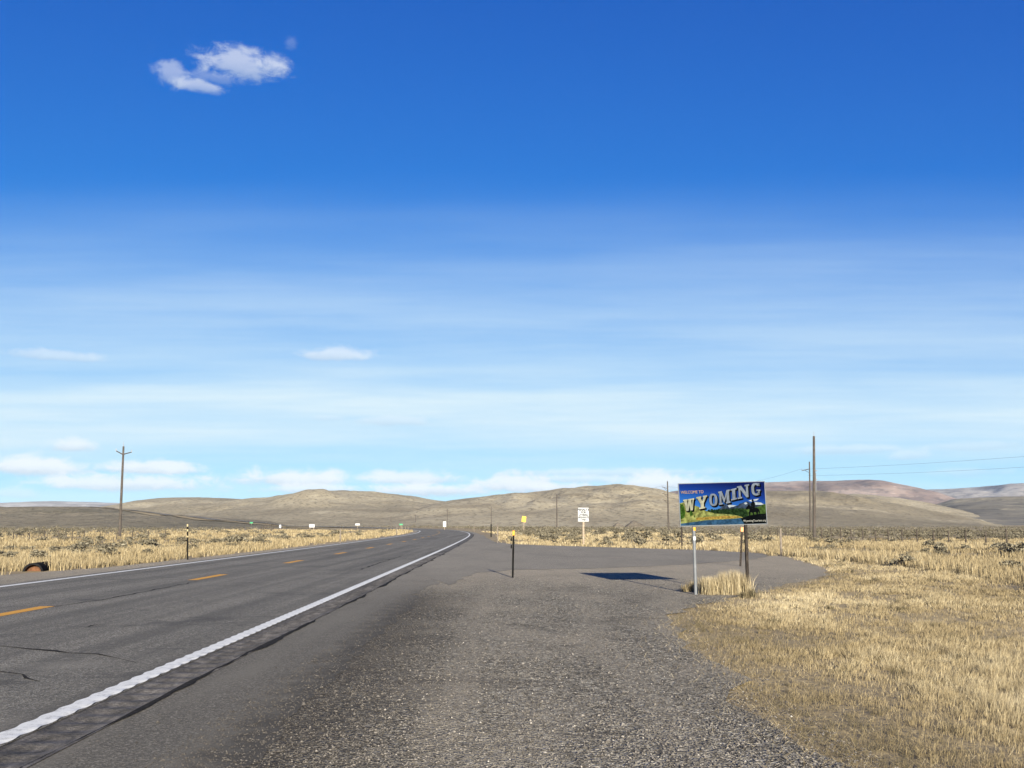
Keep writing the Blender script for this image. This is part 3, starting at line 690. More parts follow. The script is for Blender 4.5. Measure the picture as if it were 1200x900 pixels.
tall('tall_grass', 'golden straw grass growing along the far side of the highway', cx[k], cy[k], 11, .22, .5, 35, .50)

# (4) the bunch of tall bleached grass round the sign posts
def bunch(name, label, px0, px1, py, count, hh, tone, depth=.5):
    c = G((px0 + px1) / 2, py); wdt = (px1 - px0) / F_PX * c[1]
    root = empty(name, (c[0], c[1], 0)); tag(root, label, 'grass clump')
    k = max(2, int(wdt / .17))
    for i in range(k):
        f = (i + .5) / k - .5; m = count // k
        px = f * wdt + RNG.normal(0, .055, m); pyy = RNG.normal(random.uniform(-.06, .06), .14, m) * depth / .5
        H = hh * RNG.uniform(.55, 1.08, m) * (1 - .15 * abs(2 * f) ** 3) * random.uniform(.6, 1.12)
        o = blade_mesh('tuft', np.stack((px, pyy, 0 * px), -1), H, RNG.uniform(.005, .010, m), RNG.uniform(0, 6.28, m), RNG.beta(1.5, 5, m) * .7, RNG.normal(tone, .18, m), M['grass'], root)
    return root
bunch('grass_clump', 'tall bleached grass clump standing between the two welcome sign posts', 822, 876, 696, 3400, .60, .74)
bunch('grass_clump', 'low reddish straw clump at the foot of the silver sign post', 798, 816, 693, 300, .26, .45, .4)
bunch('grass_clump', 'small dark weed clump at the base of the brown sign post', 866, 886, 700, 260, .20, .12, .4)
bunch('grass_clump', 'dark dry weed stalks standing under the white litter sign', 668, 676, 638.5, 60, 1.15, .05, .3)

# ------------------------------------------------------------------ sagebrush
def sage_mesh(seed, leaves, twigs=7):
    r = np.random.default_rng(seed); V = []; Q = []; T = []; tint = []
    lobes = [(r.normal(0, .24), r.normal(0, .24), r.uniform(.35, .75), r.uniform(.25, .42)) for _ in range(6)]
    for k in range(leaves):
        lx, ly, lz, lr = lobes[k % 6]
        d = r.normal(0, 1, 3); d /= np.linalg.norm(d); d[2] = abs(d[2]) * .9 - .25
        c = np.array((lx, ly, lz)) + d * lr * r.uniform(.55, 1.05); c[2] = max(.06, c[2])
        s = r.uniform(.05, .12) * (1 if leaves > 60 else 1.9); u = r.normal(0, 1, 3); u /= np.linalg.norm(u); v = np.cross(u, r.normal(0, 1, 3)); v /= np.linalg.norm(v) + 1e-6
        b = len(V); V += [c - u * s, c + v * s * .6, c + u * s * 1.2 + np.array((0, 0, .3 * s)), c - v * s * .6]; Q.append((b, b + 1, b + 2, b + 3)); tint += [np.clip(r.normal(.5, .25), 0, 1)] * 4
    for k in range(twigs):
        lx, ly, lz, lr = lobes[k % 6]; b = len(V); w_ = .018
        V += [np.array((-w_, 0, -.05)), np.array((w_, 0, -.05)), np.array((lx, ly, lz + lr * .8))]; T.append((b, b + 1, b + 2)); tint += [.05] * 3
    return np.array(V), np.array(Q), np.array(T), np.array(tint)
VAR = [sage_mesh(s, 150) for s in range(6)]; LOW = [sage_mesh(50 + s, 26, 0) for s in range(5)]
vm = []
for (V, Q, T, ti) in VAR:
    me = np_mesh('sagebrush', V, Q, T, {'tint': ti}); me.materials.append(M['sage']); vm.append(me)
n = 15000
by = np.exp(RNG.uniform(math.log(38), math.log(620), n)); bx = by * RNG.uniform(-.60, .60, n)
off = bx - road_x(by); patch = fbm(bx * .035, by * .022, 71, 4)
keep = ((off < left_edge(by) - 3.0) | (off > RUM1 + 6)) & not_paved(bx, by)
lfar = np.where(off < 0, np.clip((-off - 34) / 40., .02, 1), np.clip((by - np.where(bx > .27 * by, 88, 66)) / 80., 0, 1))
keep &= RNG.random(n) < np.clip(lfar, .05, 1) * np.clip((patch - .28) * 4, .12, 1)
keep &= ~((off > 0) & (by < 60))
bx, by = bx[keep], by[keep]
size = RNG.uniform(.45, .95, len(bx)) * (1 + .3 * (RNG.random(len(bx)) < .1))
EXTRA = [(88, 646, .75), (62, 645, .7), (110, 648, .6), (122, 641, .7), (135, 642, .6), (152, 634, .9), (165, 637, .8), (178, 637, .8), (143, 640, .55), (186, 643, .6), (205, 641, .5), (97, 651, .6), (30, 642, .5),
         (250, 635, .9), (265, 634, .9), (280, 636, .8), (300, 635, .8), (330, 626, .9), (350, 628, .8), (1061, 664, .55), (1065, 658, .5), (1100, 652, .75), (1104, 655, .5), (1083, 650, .5), (1185, 652, 1.0), (1172, 650, .8), (1197, 655, .9), (1180, 672, .5), (962, 648, .5), (975, 646, .5),
         (598, 633, .6), (648, 628, .9), (700, 630, .8), (740, 632, .7), (690, 622, 1.0)]
ex = np.array([(*G(px, py), s) for px, py, s in EXTRA])
bx = np.concatenate((ex[:, 0], bx)); by = np.concatenate((ex[:, 1], by)); size = np.concatenate((ex[:, 2], size))
bz = ground_z(bx, by)
inview = np.abs(bx / by) < .525
rank = np.argsort(-(size / by) * inview - 100 * (np.arange(len(bx)) < len(EXTRA)))
single = rank[:295]; rest = rank[295:]
for i in single:
    o = bpy.data.objects.new('sagebrush', vm[random.randrange(6)]); col.objects.link(o)
    s = size[i]; o.location = (bx[i], by[i], bz[i] - .03); o.scale = (s * random.uniform(1, 1.35), s * random.uniform(1, 1.35), s * random.uniform(.75, 1.0)); o.rotation_euler = (0, 0, random.uniform(0, 6.28))
    if bx[i] < road_x(by[i]): tag(o, 'grey green sagebrush growing in the straw across the highway', 'shrub', 'sagebrush across the highway')
    elif bx[i] > .27 * by[i]: tag(o, 'grey green sagebrush growing by the wire fence beyond the cut verge', 'shrub', 'sagebrush by the wire fence')
    else: tag(o, 'grey green sagebrush growing behind the side road', 'shrub', 'sagebrush behind the side road')
def merge_low(idx, name, label):
    VV, QQ, TT = [], [], []; b = 0
    for i in idx:
        V, Q, T, ti = LOW[i % 5]; s = size[i] * 1.1; a = (i * 1.37) % 6.28; ca, sa = math.cos(a), math.sin(a)
        W_ = np.stack((V[:, 0] * ca - V[:, 1] * sa, V[:, 0] * sa + V[:, 1] * ca, V[:, 2] * .85), -1) * s + np.array((bx[i], by[i], bz[i] - .03))
        VV.append(W_); QQ.append(Q + b); TT.append(ti * .8 + .2 * ((i * 7919) % 100) / 100); b += len(V)
    o = link(name, np_mesh(name, np.concatenate(VV), np.concatenate(QQ), None, {'tint': np.concatenate(TT)}), M['sage'])
    tag(o, label, 'shrubs', kind='stuff')
merge_low([i for i in rest if bx[i] < road_x(by[i])], 'sagebrush_cover', 'distant sagebrush spread over the flats across the highway')
merge_low([i for i in rest if bx[i] >= road_x(by[i])], 'sagebrush_cover', 'distant sagebrush spread over the flats behind the fence')

# ------------------------------------------------------------------ shared object materials
M['galv'] = plain('galvanised_steel', (.115, .122, .135), .6, .2, .15, 8)
M['rust_steel'] = plain('rusted_steel', (.030, .025, .022), .95, 0, .4, 14, .05)
M['black_post'] = plain('black_post', (.006, .006, .006), .8, 0, .3, 10, .05)
M['wood'] = plain('weathered_wood', (.135, .112, .092), .9, 0, .35, 5)
M['pole_wood'] = plain('creosote_pole', (.055, .046, .040), .9, 0, .3, 3)
M['fence_wood'] = plain('dark_fence_wood', (.06, .05, .042), .95, 0, .35, 5, .05)
M['grey_wood'] = plain('grey_sign_post', (.24, .19, .145), .9, 0, .3, 6)
M['white_sheet'] = plain('white_sign_sheet', (.34, .35, .37), .7, 0, .04, 3, .1)
M['yellow_sheet'] = plain('yellow_sign_sheet', (.45, .26, .01), .5, 0, .08, 3)
M['green_sheet'] = plain('green_sign_sheet', (.02, .20, .09), .5, 0, .08, 3)
M['orange_refl'] = plain('amber_reflector', (.50, .22, .012), .6, 0, .08, 20)
M['red_refl'] = plain('orange_reflector', (.70, .20, .05), .35, 0, .08, 20)
M['pale_band'] = plain('pale_band', (.27, .22, .13), .8, 0, .1, 20)
M['ink'] = plain('black_print', (.012, .012, .014), .6, 0, .1, 4)
M['wire'] = plain('dark_wire', (.05, .05, .055), .6, .3, .1, 4)
M['porcelain'] = plain('insulator', (.20, .20, .22), .3, 0, .1, 4)

def text(name, s, size, x, z, y, mat, parent, align='CENTER', sx=1.0, font_off=0.0):
    c = bpy.data.curves.new(name, 'FONT'); c.body = s; c.size = size; c.align_x = align; c.align_y = 'CENTER'; c.fill_mode = 'FRONT'; c.offset = font_off
    o = bpy.data.objects.new(name, c); col.objects.link(o); 
    dg = bpy.context.evaluated_depsgraph_get(); me = bpy.data.meshes.new_from_object(o.evaluated_get(dg)); bpy.data.objects.remove(o); bpy.data.curves.remove(c)
    for v in me.vertices: v.co = (v.co.x * sx + x, y, v.co.y + z)
    me.materials.clear(); o = link(name, me, mat, parent); o['kind'] = 'stuff'
    return o

# ------------------------------------------------------------------ the welcome sign
base_l, base_r = G(816, 697), G(877.5, 697)
SY = (base_l[1] + base_r[1]) / 2
sign = empty('welcome_sign', ((base_l[0] + base_r[0]) / 2, SY, 0)); tag(sign, 'blue welcome to Wyoming sign on two posts in a grass clump', 'sign')
SX = sign.location.x
pl, pr = base_l[0] - SX, base_r[0] - SX
tl, tr_, bl = AT(796, 567.3, SY), AT(896, 564.6, SY), AT(797.2, 616.2, SY)
PW, PH = (tr_ - tl).length, (tl - bl).length
roll = math.atan2(tr_.z - tl.z, tr_.x - tl.x)
mid = (tr_ + bl) / 2
lp = MB(); lp.tube((pl, .055, -.3), (pl - .01, .055, bl.z + .35), .034, .034, 16); lpo = lp.build('post', M['galv'], sign, smooth=False); lpo['label'] = 'silver round steel post'
MB().tube((pl - .003, .055, bl.z - .10), (pl - .004, .055, bl.z - .03), .0365, .0365, 16).build('reflective_band', M['orange_refl'], lpo)
MB().tube((pl - .003, .055, bl.z - .30), (pl - .004, .055, bl.z - .22), .0365, .0365, 16).build('reflective_band', M['white_sheet'], lpo)
rp_ = MB()
for sy in (-1, 1): rp_.box((pr, .07 + sy * .035, 1.0), (.054, .010, 2.6))
rp_.box((pr, .07, 1.0), (.010, .060, 2.6)); rpo = rp_.build('post', M['rust_steel'], sign); rpo['label'] = 'brown rusted steel beam post'
pan = empty('panel', (0, 0, 0)); pan.parent = sign
pan.location = (mid.x - SX, 0, mid.z); pan.rotation_euler = (0, -roll, 0)
# printed sky of the panel
m, t, b = material('panel_sky_print', 1.0, 0.0); o_ = objc(t); s_ = t.add('ShaderNodeSeparateXYZ'); t.l.new(o_, s_.inputs[0])
fz = t.math('ADD', t.math('DIVIDE', s_.outputs[2], PH), .5); fx = t.math('ADD', t.math('DIVIDE', s_.outputs[0], PW), .5)
c = t.ramp(t.math('SUBTRACT', fz, t.math('MULTIPLY', t.math('SUBTRACT', .5, fx), .32)), [(.15, (.035, .10, .22)), (.42, (.009, .048, .17)), (.75, (.003, .013, .085)), (1, (.002, .004, .03))])
t.l.new(c, b.inputs['Base Color']); M['print_sky'] = m
board = MB().box((0, .006, 0), (PW, .012, PH)).build('board', M['print_sky'], pan)
M['alu'] = plain('panel_edge', (.10, .11, .125), .8, 0, .05, 3)
fr = MB()
for sx in (-1, 1): fr.box((sx * (PW / 2 + .008), .008, 0), (.014, .03, PH + .03))
for sz in (-1, 1): fr.box((0, .008, sz * (PH / 2 + .008)), (PW - .004, .03, .014))
fr.build('edge_trim', M['alu'], pan)
def UV(u, v): return ((u - .5) * PW, (.5 - v) * PH)
def pr_mat(name, c, var=.3, scale=9): return plain(name, tuple(x * .27 for x in c), 1.0, 0, var, scale, 0.0)
K = {'mtn': pr_mat('print_mountain', (.045, .07, .12), .6, 12), 'snow': pr_mat('print_snow', (.52, .60, .70), .2, 14), 'wood': pr_mat('print_forest', (.02, .045, .018), .7, 22),
     'green': pr_mat('print_green_hill', (.07, .13, .035), .6, 16), 'leaf': pr_mat('print_tree', (.05, .12, .02), .6, 22), 'meadow': pr_mat('print_meadow', (.30, .33, .11), .6, 13),
     'gold': pr_mat('print_bank', (.42, .29, .07), .5, 22), 'river': pr_mat('print_river', (.035, .10, .20), .5, 9), 'dark': pr_mat('print_dark', (.006, .008, .010), .3, 8),
     'fillA': pr_mat('print_letter_pale', (.50, .51, .40), .3, 9), 'fillB': pr_mat('print_letter_grey', (.24, .29, .38), .2, 9), 'peach': pr_mat('print_peach', (.70, .48, .36), .1, 9), 'white': pr_mat('print_white', (.7, .7, .66), .05, 9)}
_lay = [0]
def art(name, polys, mat, parent=pan, lay=None):
    _lay[0] += 1; y = -.0008 * (_lay[0] if lay is None else lay) - .0005
    if lay is None and len(polys) > 1:
        for k, q in enumerate(polys): o = MB().poly([UV(u, v) for u, v in q], y - .00004 * k).build(name, mat, parent)
        return o
    mb = MB()
    for q in polys: mb.poly([UV(u, v) for u, v in q], y)
    bmesh.ops.remove_doubles(mb.bm, verts=mb.bm.verts[:], dist=1e-5)
    return mb.build(name, mat, parent)
def jagged(pts, amp, n, seed):
    r = random.Random(seed); out = []
    for (a, b_), (c_, d_) in zip(pts, pts[1:]):
        for k in range(n): f = k / n; out.append((a + (c_ - a) * f, b_ + (d_ - b_) * f + (r.uniform(-amp, amp) if k else 0)))
    return out + [pts[-1]]
art('cloud_print', [[(.80, .44), (.86, .415), (.93, .40), (.90, .445), (.84, .47)], [(.53, .56), (.58, .53), (.66, .55), (.60, .60)]], K['snow'])
art('mountain_print', [[(.40, .74)] + jagged([(.40, .66), (.47, .60), (.50, .54), (.53, .50), (.56, .55), (.60, .58), (.66, .56), (.72, .50), (.78, .46), (.84, .50), (.90, .47), (1.0, .54)], .012, 3, 1) + [(1.0, .80)]], K['mtn'])
art('snow_print', [[(.56, .555), (.585, .545), (.60, .585), (.575, .60)], [(.84, .505), (.88, .475), (.95, .50), (.985, .545), (.93, .55), (.87, .545)], [(.745, .50), (.775, .475), (.79, .51), (.77, .535)]], K['snow'])
art('hill_print', [jagged([(.70, .78), (.72, .66), (.80, .62), (.90, .60), (1.0, .53), (1.0, .84), (.76, .84)], .01, 3, 2)], K['green'])
art('forest_print', [[(.26, .78)] + jagged([(.26, .64), (.32, .66), (.38, .62), (.44, .63), (.52, .62), (.58, .64), (.66, .60), (.74, .62), (.78, .72)], .025, 6, 3) + [(.80, .86), (.50, .80)]], K['wood'])
art('meadow_print', [jagged([(0, .46), (.06, .44), (.14, .50), (.22, .56), (.30, .66), (.40, .73), (.55, .755), (.68, .80), (.74, .845)], .008, 3, 4) + [(.60, .875), (.30, .885), (0, .95)]], K['meadow'])
art('bank_print', [jagged([(.18, .82), (.34, .80), (.50, .785), (.64, .80), (.72, .835)], .006, 3, 5) + [(.60, .855), (.40, .865), (.18, .872)]], K['gold'])
art('tree_print', [jagged([(.002, .46), (.03, .48), (.05, .56), (.06, .70), (.04, .82), (.0, .84)], .02, 3, 6), [(.115, .66), (.13, .60), (.142, .68), (.148, .76), (.11, .77)], [(.155, .80), (.165, .74), (.17, .81)]], K['leaf'])
art('river_print', [[(.0, .95), (.30, .885), (.60, .868), (.75, .845), (1.0, .85), (1.0, .998), (0, .998)]], K['river'])
art('shore_print', [[(.70, .86), (.80, .80), (.90, .77), (1.0, .76), (1.0, .998), (.74, .998), (.72, .93)]], K['dark'])
# slab serif letters: outline in a unit box, x right, y up
def ring(n, cx, cy, rx, ry, a0=0.0, a1=2 * math.pi, pw=.8):
    out = []
    for k in range(n + 1):
        a = a0 + (a1 - a0) * k / n; c_, s_ = math.cos(a), math.sin(a)
        out.append((cx + rx * math.copysign(abs(c_) ** pw, c_), cy + ry * math.copysign(abs(s_) ** pw, s_)))
    return out
def quads_ring(o_, i_): return [[o_[k], o_[k + 1], i_[k + 1], i_[k]] for k in range(len(o_) - 1)]
LET = {
    'W': [[(0, 1), (.40, 1), (.40, .88), (.35, .88), (.40, .36), (.47, .88), (.43, .88), (.43, 1), (.80, 1), (.80, .88), (.72, .88), (.76, .36), (.86, .88), (.82, .88), (.82, 1), (1, 1), (1, .88), (.95, .88), (.82, 0), (.62, 0), (.56, .5), (.44, 0), (.24, 0), (.08, .88), (0, .88)]],
    'Y': [[(0, 1), (.46, 1), (.46, .88), (.40, .88), (.54, .58), (.68, .88), (.62, .88), (.62, 1), (1, 1), (1, .88), (.92, .88), (.66, .42), (.66, .12), (.78, .12), (.78, 0), (.22, 0), (.22, .12), (.36, .12), (.36, .42), (.08, .88), (0, .88)]],
    'O': quads_ring(ring(20, .5, .5, .5, .5), ring(20, .5, .5, .20, .36)),
    'M': [[(0, 1), (.30, 1), (.51, .42), (.72, 1), (1, 1), (1, .88), (.93, .88), (.93, .12), (1, .12), (1, 0), (.62, 0), (.62, .12), (.69, .12), (.69, .62), (.50, .12), (.44, .12), (.24, .66), (.24, .12), (.33, .12), (.33, 0), (0, 0), (0, .12), (.08, .12), (.08, .88), (0, .88)]],
    'I': [[(0, 1), (1, 1), (1, .87), (.76, .87), (.76, .13), (1, .13), (1, 0), (0, 0), (0, .13), (.24, .13), (.24, .87), (0, .87)]],
    'N': [[(0, 1), (.34, 1), (.72, .40), (.72, .88), (.62, .88), (.62, 1), (1, 1), (1, .88), (.90, .88), (.90, 0), (.72, 0), (.26, .70), (.26, .12), (.37, .12), (.37, 0), (0, 0), (0, .12), (.10, .12), (.10, .88), (0, .88)]],
    'G': quads_ring(ring(18, .5, .5, .5, .5, R(40), R(320)), ring(18, .52, .5, .22, .34, R(40), R(320))) + [[(.56, .47), (1, .47), (1, .35), (.90, .35), (.90, .06), (.76, .10), (.76, .35), (.56, .35)], [(.80, .78), (.93, .74), (.93, .98), (.84, .98)]],
}
BOX = {'W': (.040, .170, .365, .645, .02), 'Y': (.195, .322, .305, .605, .025), 'O': (.345, .440, .250, .548, 0), 'M': (.455, .590, .185, .505, .03), 'I': (.600, .670, .145, .415, .02), 'N': (.678, .820, .070, .375, .03), 'G': (.843, .948, .022, .325, 0)}
ACC = {'W': 'fillA', 'Y': 'fillA'}
for ch, (u0, u1, v0, v1, sk) in BOX.items():
    def put(q, du=0, dv=0, gx=0.0):
        out = []
        for x_, y_ in q:
            xx, yy_ = .5 + (x_ - .5) * (1 + gx), .5 + (y_ - .5) * (1 + gx * .7)
            out.append((u0 + (u1 - u0) * xx + du, v1 - (v1 - v0) * yy_ - sk * 1.6 * (x_ - .5) + dv))
        return out
    steps = 4
    sh = None
    for k in range(steps):     # black block shade falling to the lower right
        f = (steps - k) / steps
        o = art('letter_shade', [put(q, .016 * f, .034 * f, .05) for q in LET[ch]], K['dark'], lay=14 + k)
    o = art('letter', [put(q) for q in LET[ch]], K[ACC.get(ch, 'fillB')], lay=20); o['label'] = 'letter ' + ch
text('lettering', 'WELCOME TO', .085, *UV(.15, .205), -.018, K['peach'], pan, sx=.86, font_off=.0)
text('lettering', 'WyomingTourism.org', .062, *UV(.86, .925), -.018, K['white'], pan, sx=.86)
# mounted rider silhouette
HORSE = [(.775, .60), (.785, .575), (.80, .535), (.81, .53), (.815, .555), (.835, .60), (.86, .615), (.895, .62), (.918, .65), (.928, .72), (.922, .79), (.915, .72), (.91, .70), (.905, .76), (.912, .82), (.896, .82), (.89, .76), (.882, .72), (.858, .725), (.862, .82), (.848, .82), (.842, .74), (.828, .72), (.812, .745), (.815, .80), (.80, .80), (.80, .73), (.81, .68), (.806, .64), (.79, .65), (.772, .655), (.768, .63)]
RIDER = [(.828, .625), (.832, .56), (.828, .53), (.838, .485), (.846, .47), (.846, .455), (.836, .452), (.842, .44), (.846, .415), (.858, .412), (.864, .44), (.872, .448), (.862, .457), (.862, .47), (.875, .49), (.88, .54), (.872, .60), (.878, .64), (.866, .70), (.856, .70), (.858, .65), (.838, .64)]
art('rider_print', [HORSE], K['dark'], lay=12.5); art('rider_print', [RIDER], K['dark'], lay=13.2)

# ------------------------------------------------------------------ road signs
def road_sign(name, px, pytop, pybot, pybase, wpx, mat, post_mat, label, cat='sign', pw=.10, nposts=1, rows=(), rz=0.0, tilt=0.0, zb=None):
    x, y = G(px, pybase); z = float(any_z(x, y)[0]) if zb is None else zb
    o = empty(name, (x, y, z), rz); tag(o, label, cat)
    zt, zb_ = AT(px, pytop, y).z - z, AT(px, pybot, y).z - z; wd = wpx / F_PX * y
    for k in range(nposts):
        xo = 0 if nposts == 1 else (k - .5) * wd * .62
        MB().box((xo, .03 + pw / 2, (zt - .08) / 2 - .15), (pw, pw, zt - .08 + .3)).build('post', post_mat, o, bevel=.006)
    p = MB().box((0, .01, (zt + zb_) / 2), (wd, .014, zt - zb_)).build('panel', mat, o, bevel=.004)
    if tilt: p.rotation_euler = (0, tilt, 0); p.location = (-(zt + zb_) / 2 * math.sin(tilt), 0, (zt + zb_) / 2 * (1 - math.cos(tilt)))
    for s, f, sc_, sx in rows: text('lettering', s, (zt - zb_) * sc_, 0, zb_ + (zt - zb_) * f, -.004, M['ink'], p, sx=sx, font_off=.009)
    return o
road_sign('litter_sign', 684, 595, 611.2, 638.5, 12.4, M['white_sheet'], M['grey_wood'], 'white litter penalty sign on a wooden post behind the side road',
          rows=(('PENALTY', .85, .22, .95), ('FOR', .66, .20, 1.0), ('LITTERING', .47, .20, .70), ('HIGHWAYS', .29, .20, .72), ('$750', .12, .17, .95)), pw=.13)
road_sign('warning_sign', 614, 605, 611.8, 623.3, 4.9, M['yellow_sheet'], M['grey_wood'], 'yellow warning sign on a thin post in the sagebrush', pw=.10, tilt=R(6))
def far_sign(name, px, py, Y, wd, ht, mat, label, nposts=1, bottom=1.2, cat='sign'):
    c = AT(px, py, Y); z = float(any_z(c.x, Y)[0]); o = empty(name, (c.x, Y, z)); tag(o, label, cat)
    zc = max(c.z - z, bottom * .6 + ht / 2)
    for k in range(nposts): MB().box(((k - (nposts - 1) / 2) * wd * .7, .09, zc / 2), (.10, .10, zc + .3)).build('post', M['grey_wood'], o)
    MB().box((0, .01, zc), (wd, .03, ht)).build('panel', mat, o, bevel=.01)
far_sign('road_sign', 365.5, 616.2, 230, 1.25, .72, M['white_sheet'], 'white rectangular board on two legs in the sagebrush across the highway', 2)
far_sign('road_sign', 419, 614.6, 330, 1.5, .65, M['white_sheet'], 'small white board beyond the sagebrush where the highway bends')
far_sign('road_sign', 470, 614.6, 270, .95, .38, M['green_sheet'], 'small green marker sign beside the posts on the bend')
far_sign('road_sign', 294.5, 612.6, 420, 1.3, .62, M['green_sheet'], 'tiny green sign below the dark sage rise')
far_sign('road_sign', 521, 614.2, 240, .75, 1.3, M['white_sheet'], 'upright pale board beside a utility pole past the bend')
far_sign('road_sign', 328.3, 617.5, 250, .5, .75, M['white_sheet'], 'narrow white marker at the end of the dark rail fence')

# ------------------------------------------------------------------ delineators and stakes
def delineator(px, pytop, pybase, label, kind='black', lean=0.0, w_=.055):
    x, y = G(px, pybase); z = float(any_z(x, y)[0]) if kind != 'black_pad' else 0.0
    z = 0.0 if inside(np.array([x]), np.array([y]), GRAVEL)[0] else z
    h = AT(px, pytop, y).z - z
    o = empty('delineator_post', (x, y, z)); tag(o, label, 'marker post'); o.rotation_euler = (0, lean, 0)
    pm = {'black': M['black_post'], 'stake': M['black_post'], 'wood': M['wood'], 'rust': M['rust_steel'], 'black_pad': M['black_post']}[kind]
    mb = MB()
    if kind == 'wood': mb.tube((0, 0, -.3), (0, 0, h), .055, .05, 10)
    else:
        top = h - (.10 if kind in ('black', 'black_pad') else 0)
        mb.box((0, 0, top / 2 - .15), (w_ * .5, .010, top + .3))                              # U channel
        for s in (-1, 1): mb.box((s * w_ * .42, -.013, top / 2 - .15), (w_ * .34, .012, top + .3), None)
    mb.build('post', pm, o)
    return o, h
o, h = delineator(600.8, 622, 677, 'black delineator post with amber reflector at the edge of the gravel', 'black_pad', R(1.2), .045)
MB().box((0, -.028, h - .06), (.062, .012, .13)).build('reflector', M['orange_refl'], o, bevel=.004)
MB().tube((-.055, -.02, h * .62), (-.055, -.02, h * .70), .018, .018, 8).build('clamp', M['black_post'], o); MB().tube((-.055, -.02, h * .78), (-.055, -.02, h * .84), .018, .018, 8).build('clamp', M['black_post'], o)
o, h = delineator(867.5, 618, 663.5, 'leaning dark delineator with orange top behind the welcome sign', 'rust', R(4.5), .055)
MB().box((0, -.026, h - .07), (.09, .012, .15)).build('reflector', M['red_refl'], o, bevel=.004)
delineator(799.2, 617, 641.5, 'thin dark post on the grass edge behind the silver sign post', 'rust', 0, .085)
o, h = delineator(915.7, 620, 651.5, 'weathered round wooden post at the gravel corner by the tall grass', 'wood')
MB().tube((0, 0, h), (0, 0, h + .02), .056, .04, 10).build('cap', M['wood'], o)
delineator(583, 614.6, 636, 'brown wooden marker post where the side road meets the bend', 'wood')
o, h = delineator(575.5, 614.5, 629, 'thin dark marker post just past the side road mouth', 'black', 0, .12)
MB().box((0, -.028, h - .05), (.16, .012, .12)).build('reflector', M['black_post'], o)
o, h = delineator(220, 614.2, 656, 'banded black and cream snow stake on the far highway shoulder', 'stake', R(-2.6), .055)
for f, s in ((.965, .10), (.83, .085), (.66, .06)): MB().box((0, -.016, h * f), (.062, .03, s)).build('band', M['pale_band'], o)
delineator(398.6, 619.5, 636.8, 'plain brown marker post in the straw along the far shoulder', 'wood')
for px, pt, pb, lb in ((465, 616.6, 627.2, 'first and largest marker post in the row round the bend'), (471.5, 617, 625, 'second marker post in the row round the bend'), (475, 617.2, 624.2, 'third marker post in the row round the bend'), (478.3, 617.3, 623.6, 'fourth marker post in the row round the bend'),
                       (555.8, 615.8, 623.2, 'small marker post outside the bend of the white line'), (536, 615.6, 621.4, 'farthest small marker post outside the bend')):
    delineator(px, pt, pb, lb, 'wood')

# ------------------------------------------------------------------ culvert end
cx, cy = G(48.5, 669.2); cul = empty('culvert_pipe', (cx - .48, cy + .45, -.08), R(10)); tag(cul, 'rusty brown culvert pipe end with black rim beside the far shoulder', 'culvert')
Rr = .30
M['culvert_out'] = plain('black_coated_steel', (.010, .010, .011), .9, 0, .3, 10, .03); M['culvert_in'] = plain('rusty_lining', (.085, .038, .018), .95, 0, .4, 9)
def pipe(name, r0, r1, y0, y1, mat, corr=0.0):
    n, m = 40, 26; V = []
    for j in range(m):
        f = j / (m - 1)
        for i in range(n):
            a = 2 * math.pi * i / n; rr = r0 + (r1 - r0) * f + corr * math.sin(f * 9 * 2 * math.pi)
            V.append((rr * math.cos(a), y0 + (y1 - y0) * f, rr * math.sin(a)))
    q = [(j * n + i, j * n + (i + 1) % n, (j + 1) * n + (i + 1) % n, (j + 1) * n + i) for j in range(m - 1) for i in range(n)]
    return link(name, np_mesh(name, V, q, smooth=True), mat, cul)
pipe('barrel', Rr, Rr, 0, 1.6, M['culvert_out'], .012); pipe('lining', Rr - .045, Rr - .05, .005, 1.6, M['culvert_in'], .010)
V = []; n = 40
for rr, yv in ((Rr + .012, -.02), (Rr - .05, -.02), (Rr - .05, .02), (Rr + .012, .02)):
    for i in range(n): V.append((rr * math.cos(2 * math.pi * i / n), yv, rr * math.sin(2 * math.pi * i / n)))
q = [(j * n + i, j * n + (i + 1) % n, ((j + 1) % 4) * n + (i + 1) % n, ((j + 1) % 4) * n + i) for j in range(4) for i in range(n)]
link('rim', np_mesh('rim', V, q, smooth=False), M['culvert_out'], cul)
mb = MB(); bmesh.ops.create_circle(mb.bm, cap_ends=True, segments=32, radius=Rr - .055)
for v in mb.bm.verts: v.co = Vector((v.co.x, .16 + .08 * (v.co.y / Rr), v.co.y))
mb.build('silt_plug', M['culvert_in'], cul)

# ------------------------------------------------------------------ utility poles
def pole(px, pytop, Y, label, arms=(), pin=0.0, r0=.17, lean=0.0, group=None):
    c = AT(px, 614, Y); z = float(any_z(c.x, Y)[0]); H = AT(px, pytop, Y).z - z
    o = empty('utility_pole', (c.x, Y, z)); tag(o, label, 'utility pole', group); o.rotation_euler = (0, lean, 0)
    MB().tube((0, 0, -.5), (0, 0, H - pin), r0, r0 * .62, 12).build('shaft', M['pole_wood'], o, smooth=False)
    if pin: MB().tube((0, 0, H - pin - .1), (0, 0, H), .035, .02, 6).build('top_pin', M['porcelain'], o)
    tips = []
    for (zf, x0, x1, dz, brace) in arms:
        zz = H - pin - zf; a = MB()
        a.tube((x0, -.10, zz + (dz if x0 else 0)), (x1, -.10, zz + dz), .065, .055, 8)
        a = a.build('crossarm', M['pole_wood'], o)
        if brace: MB().tube((0, -.08, zz - .75), (x1 * .62, -.10, zz + dz * .6 - .04), .03, .03, 6).build('brace', M['rust_steel'], o)
        for e in ([x1] if x0 == 0 else [x0, x1]):
            MB().tube((e, -.10, zz + dz), (e, -.10, zz + dz + .28), .055, .035, 8).build('insulator', M['porcelain'], o)
            tips.append(o.location + Vector((e, -.1, zz + dz + .28)))
    tips.append(o.location + Vector((0, 0, H)))
    return o, tips
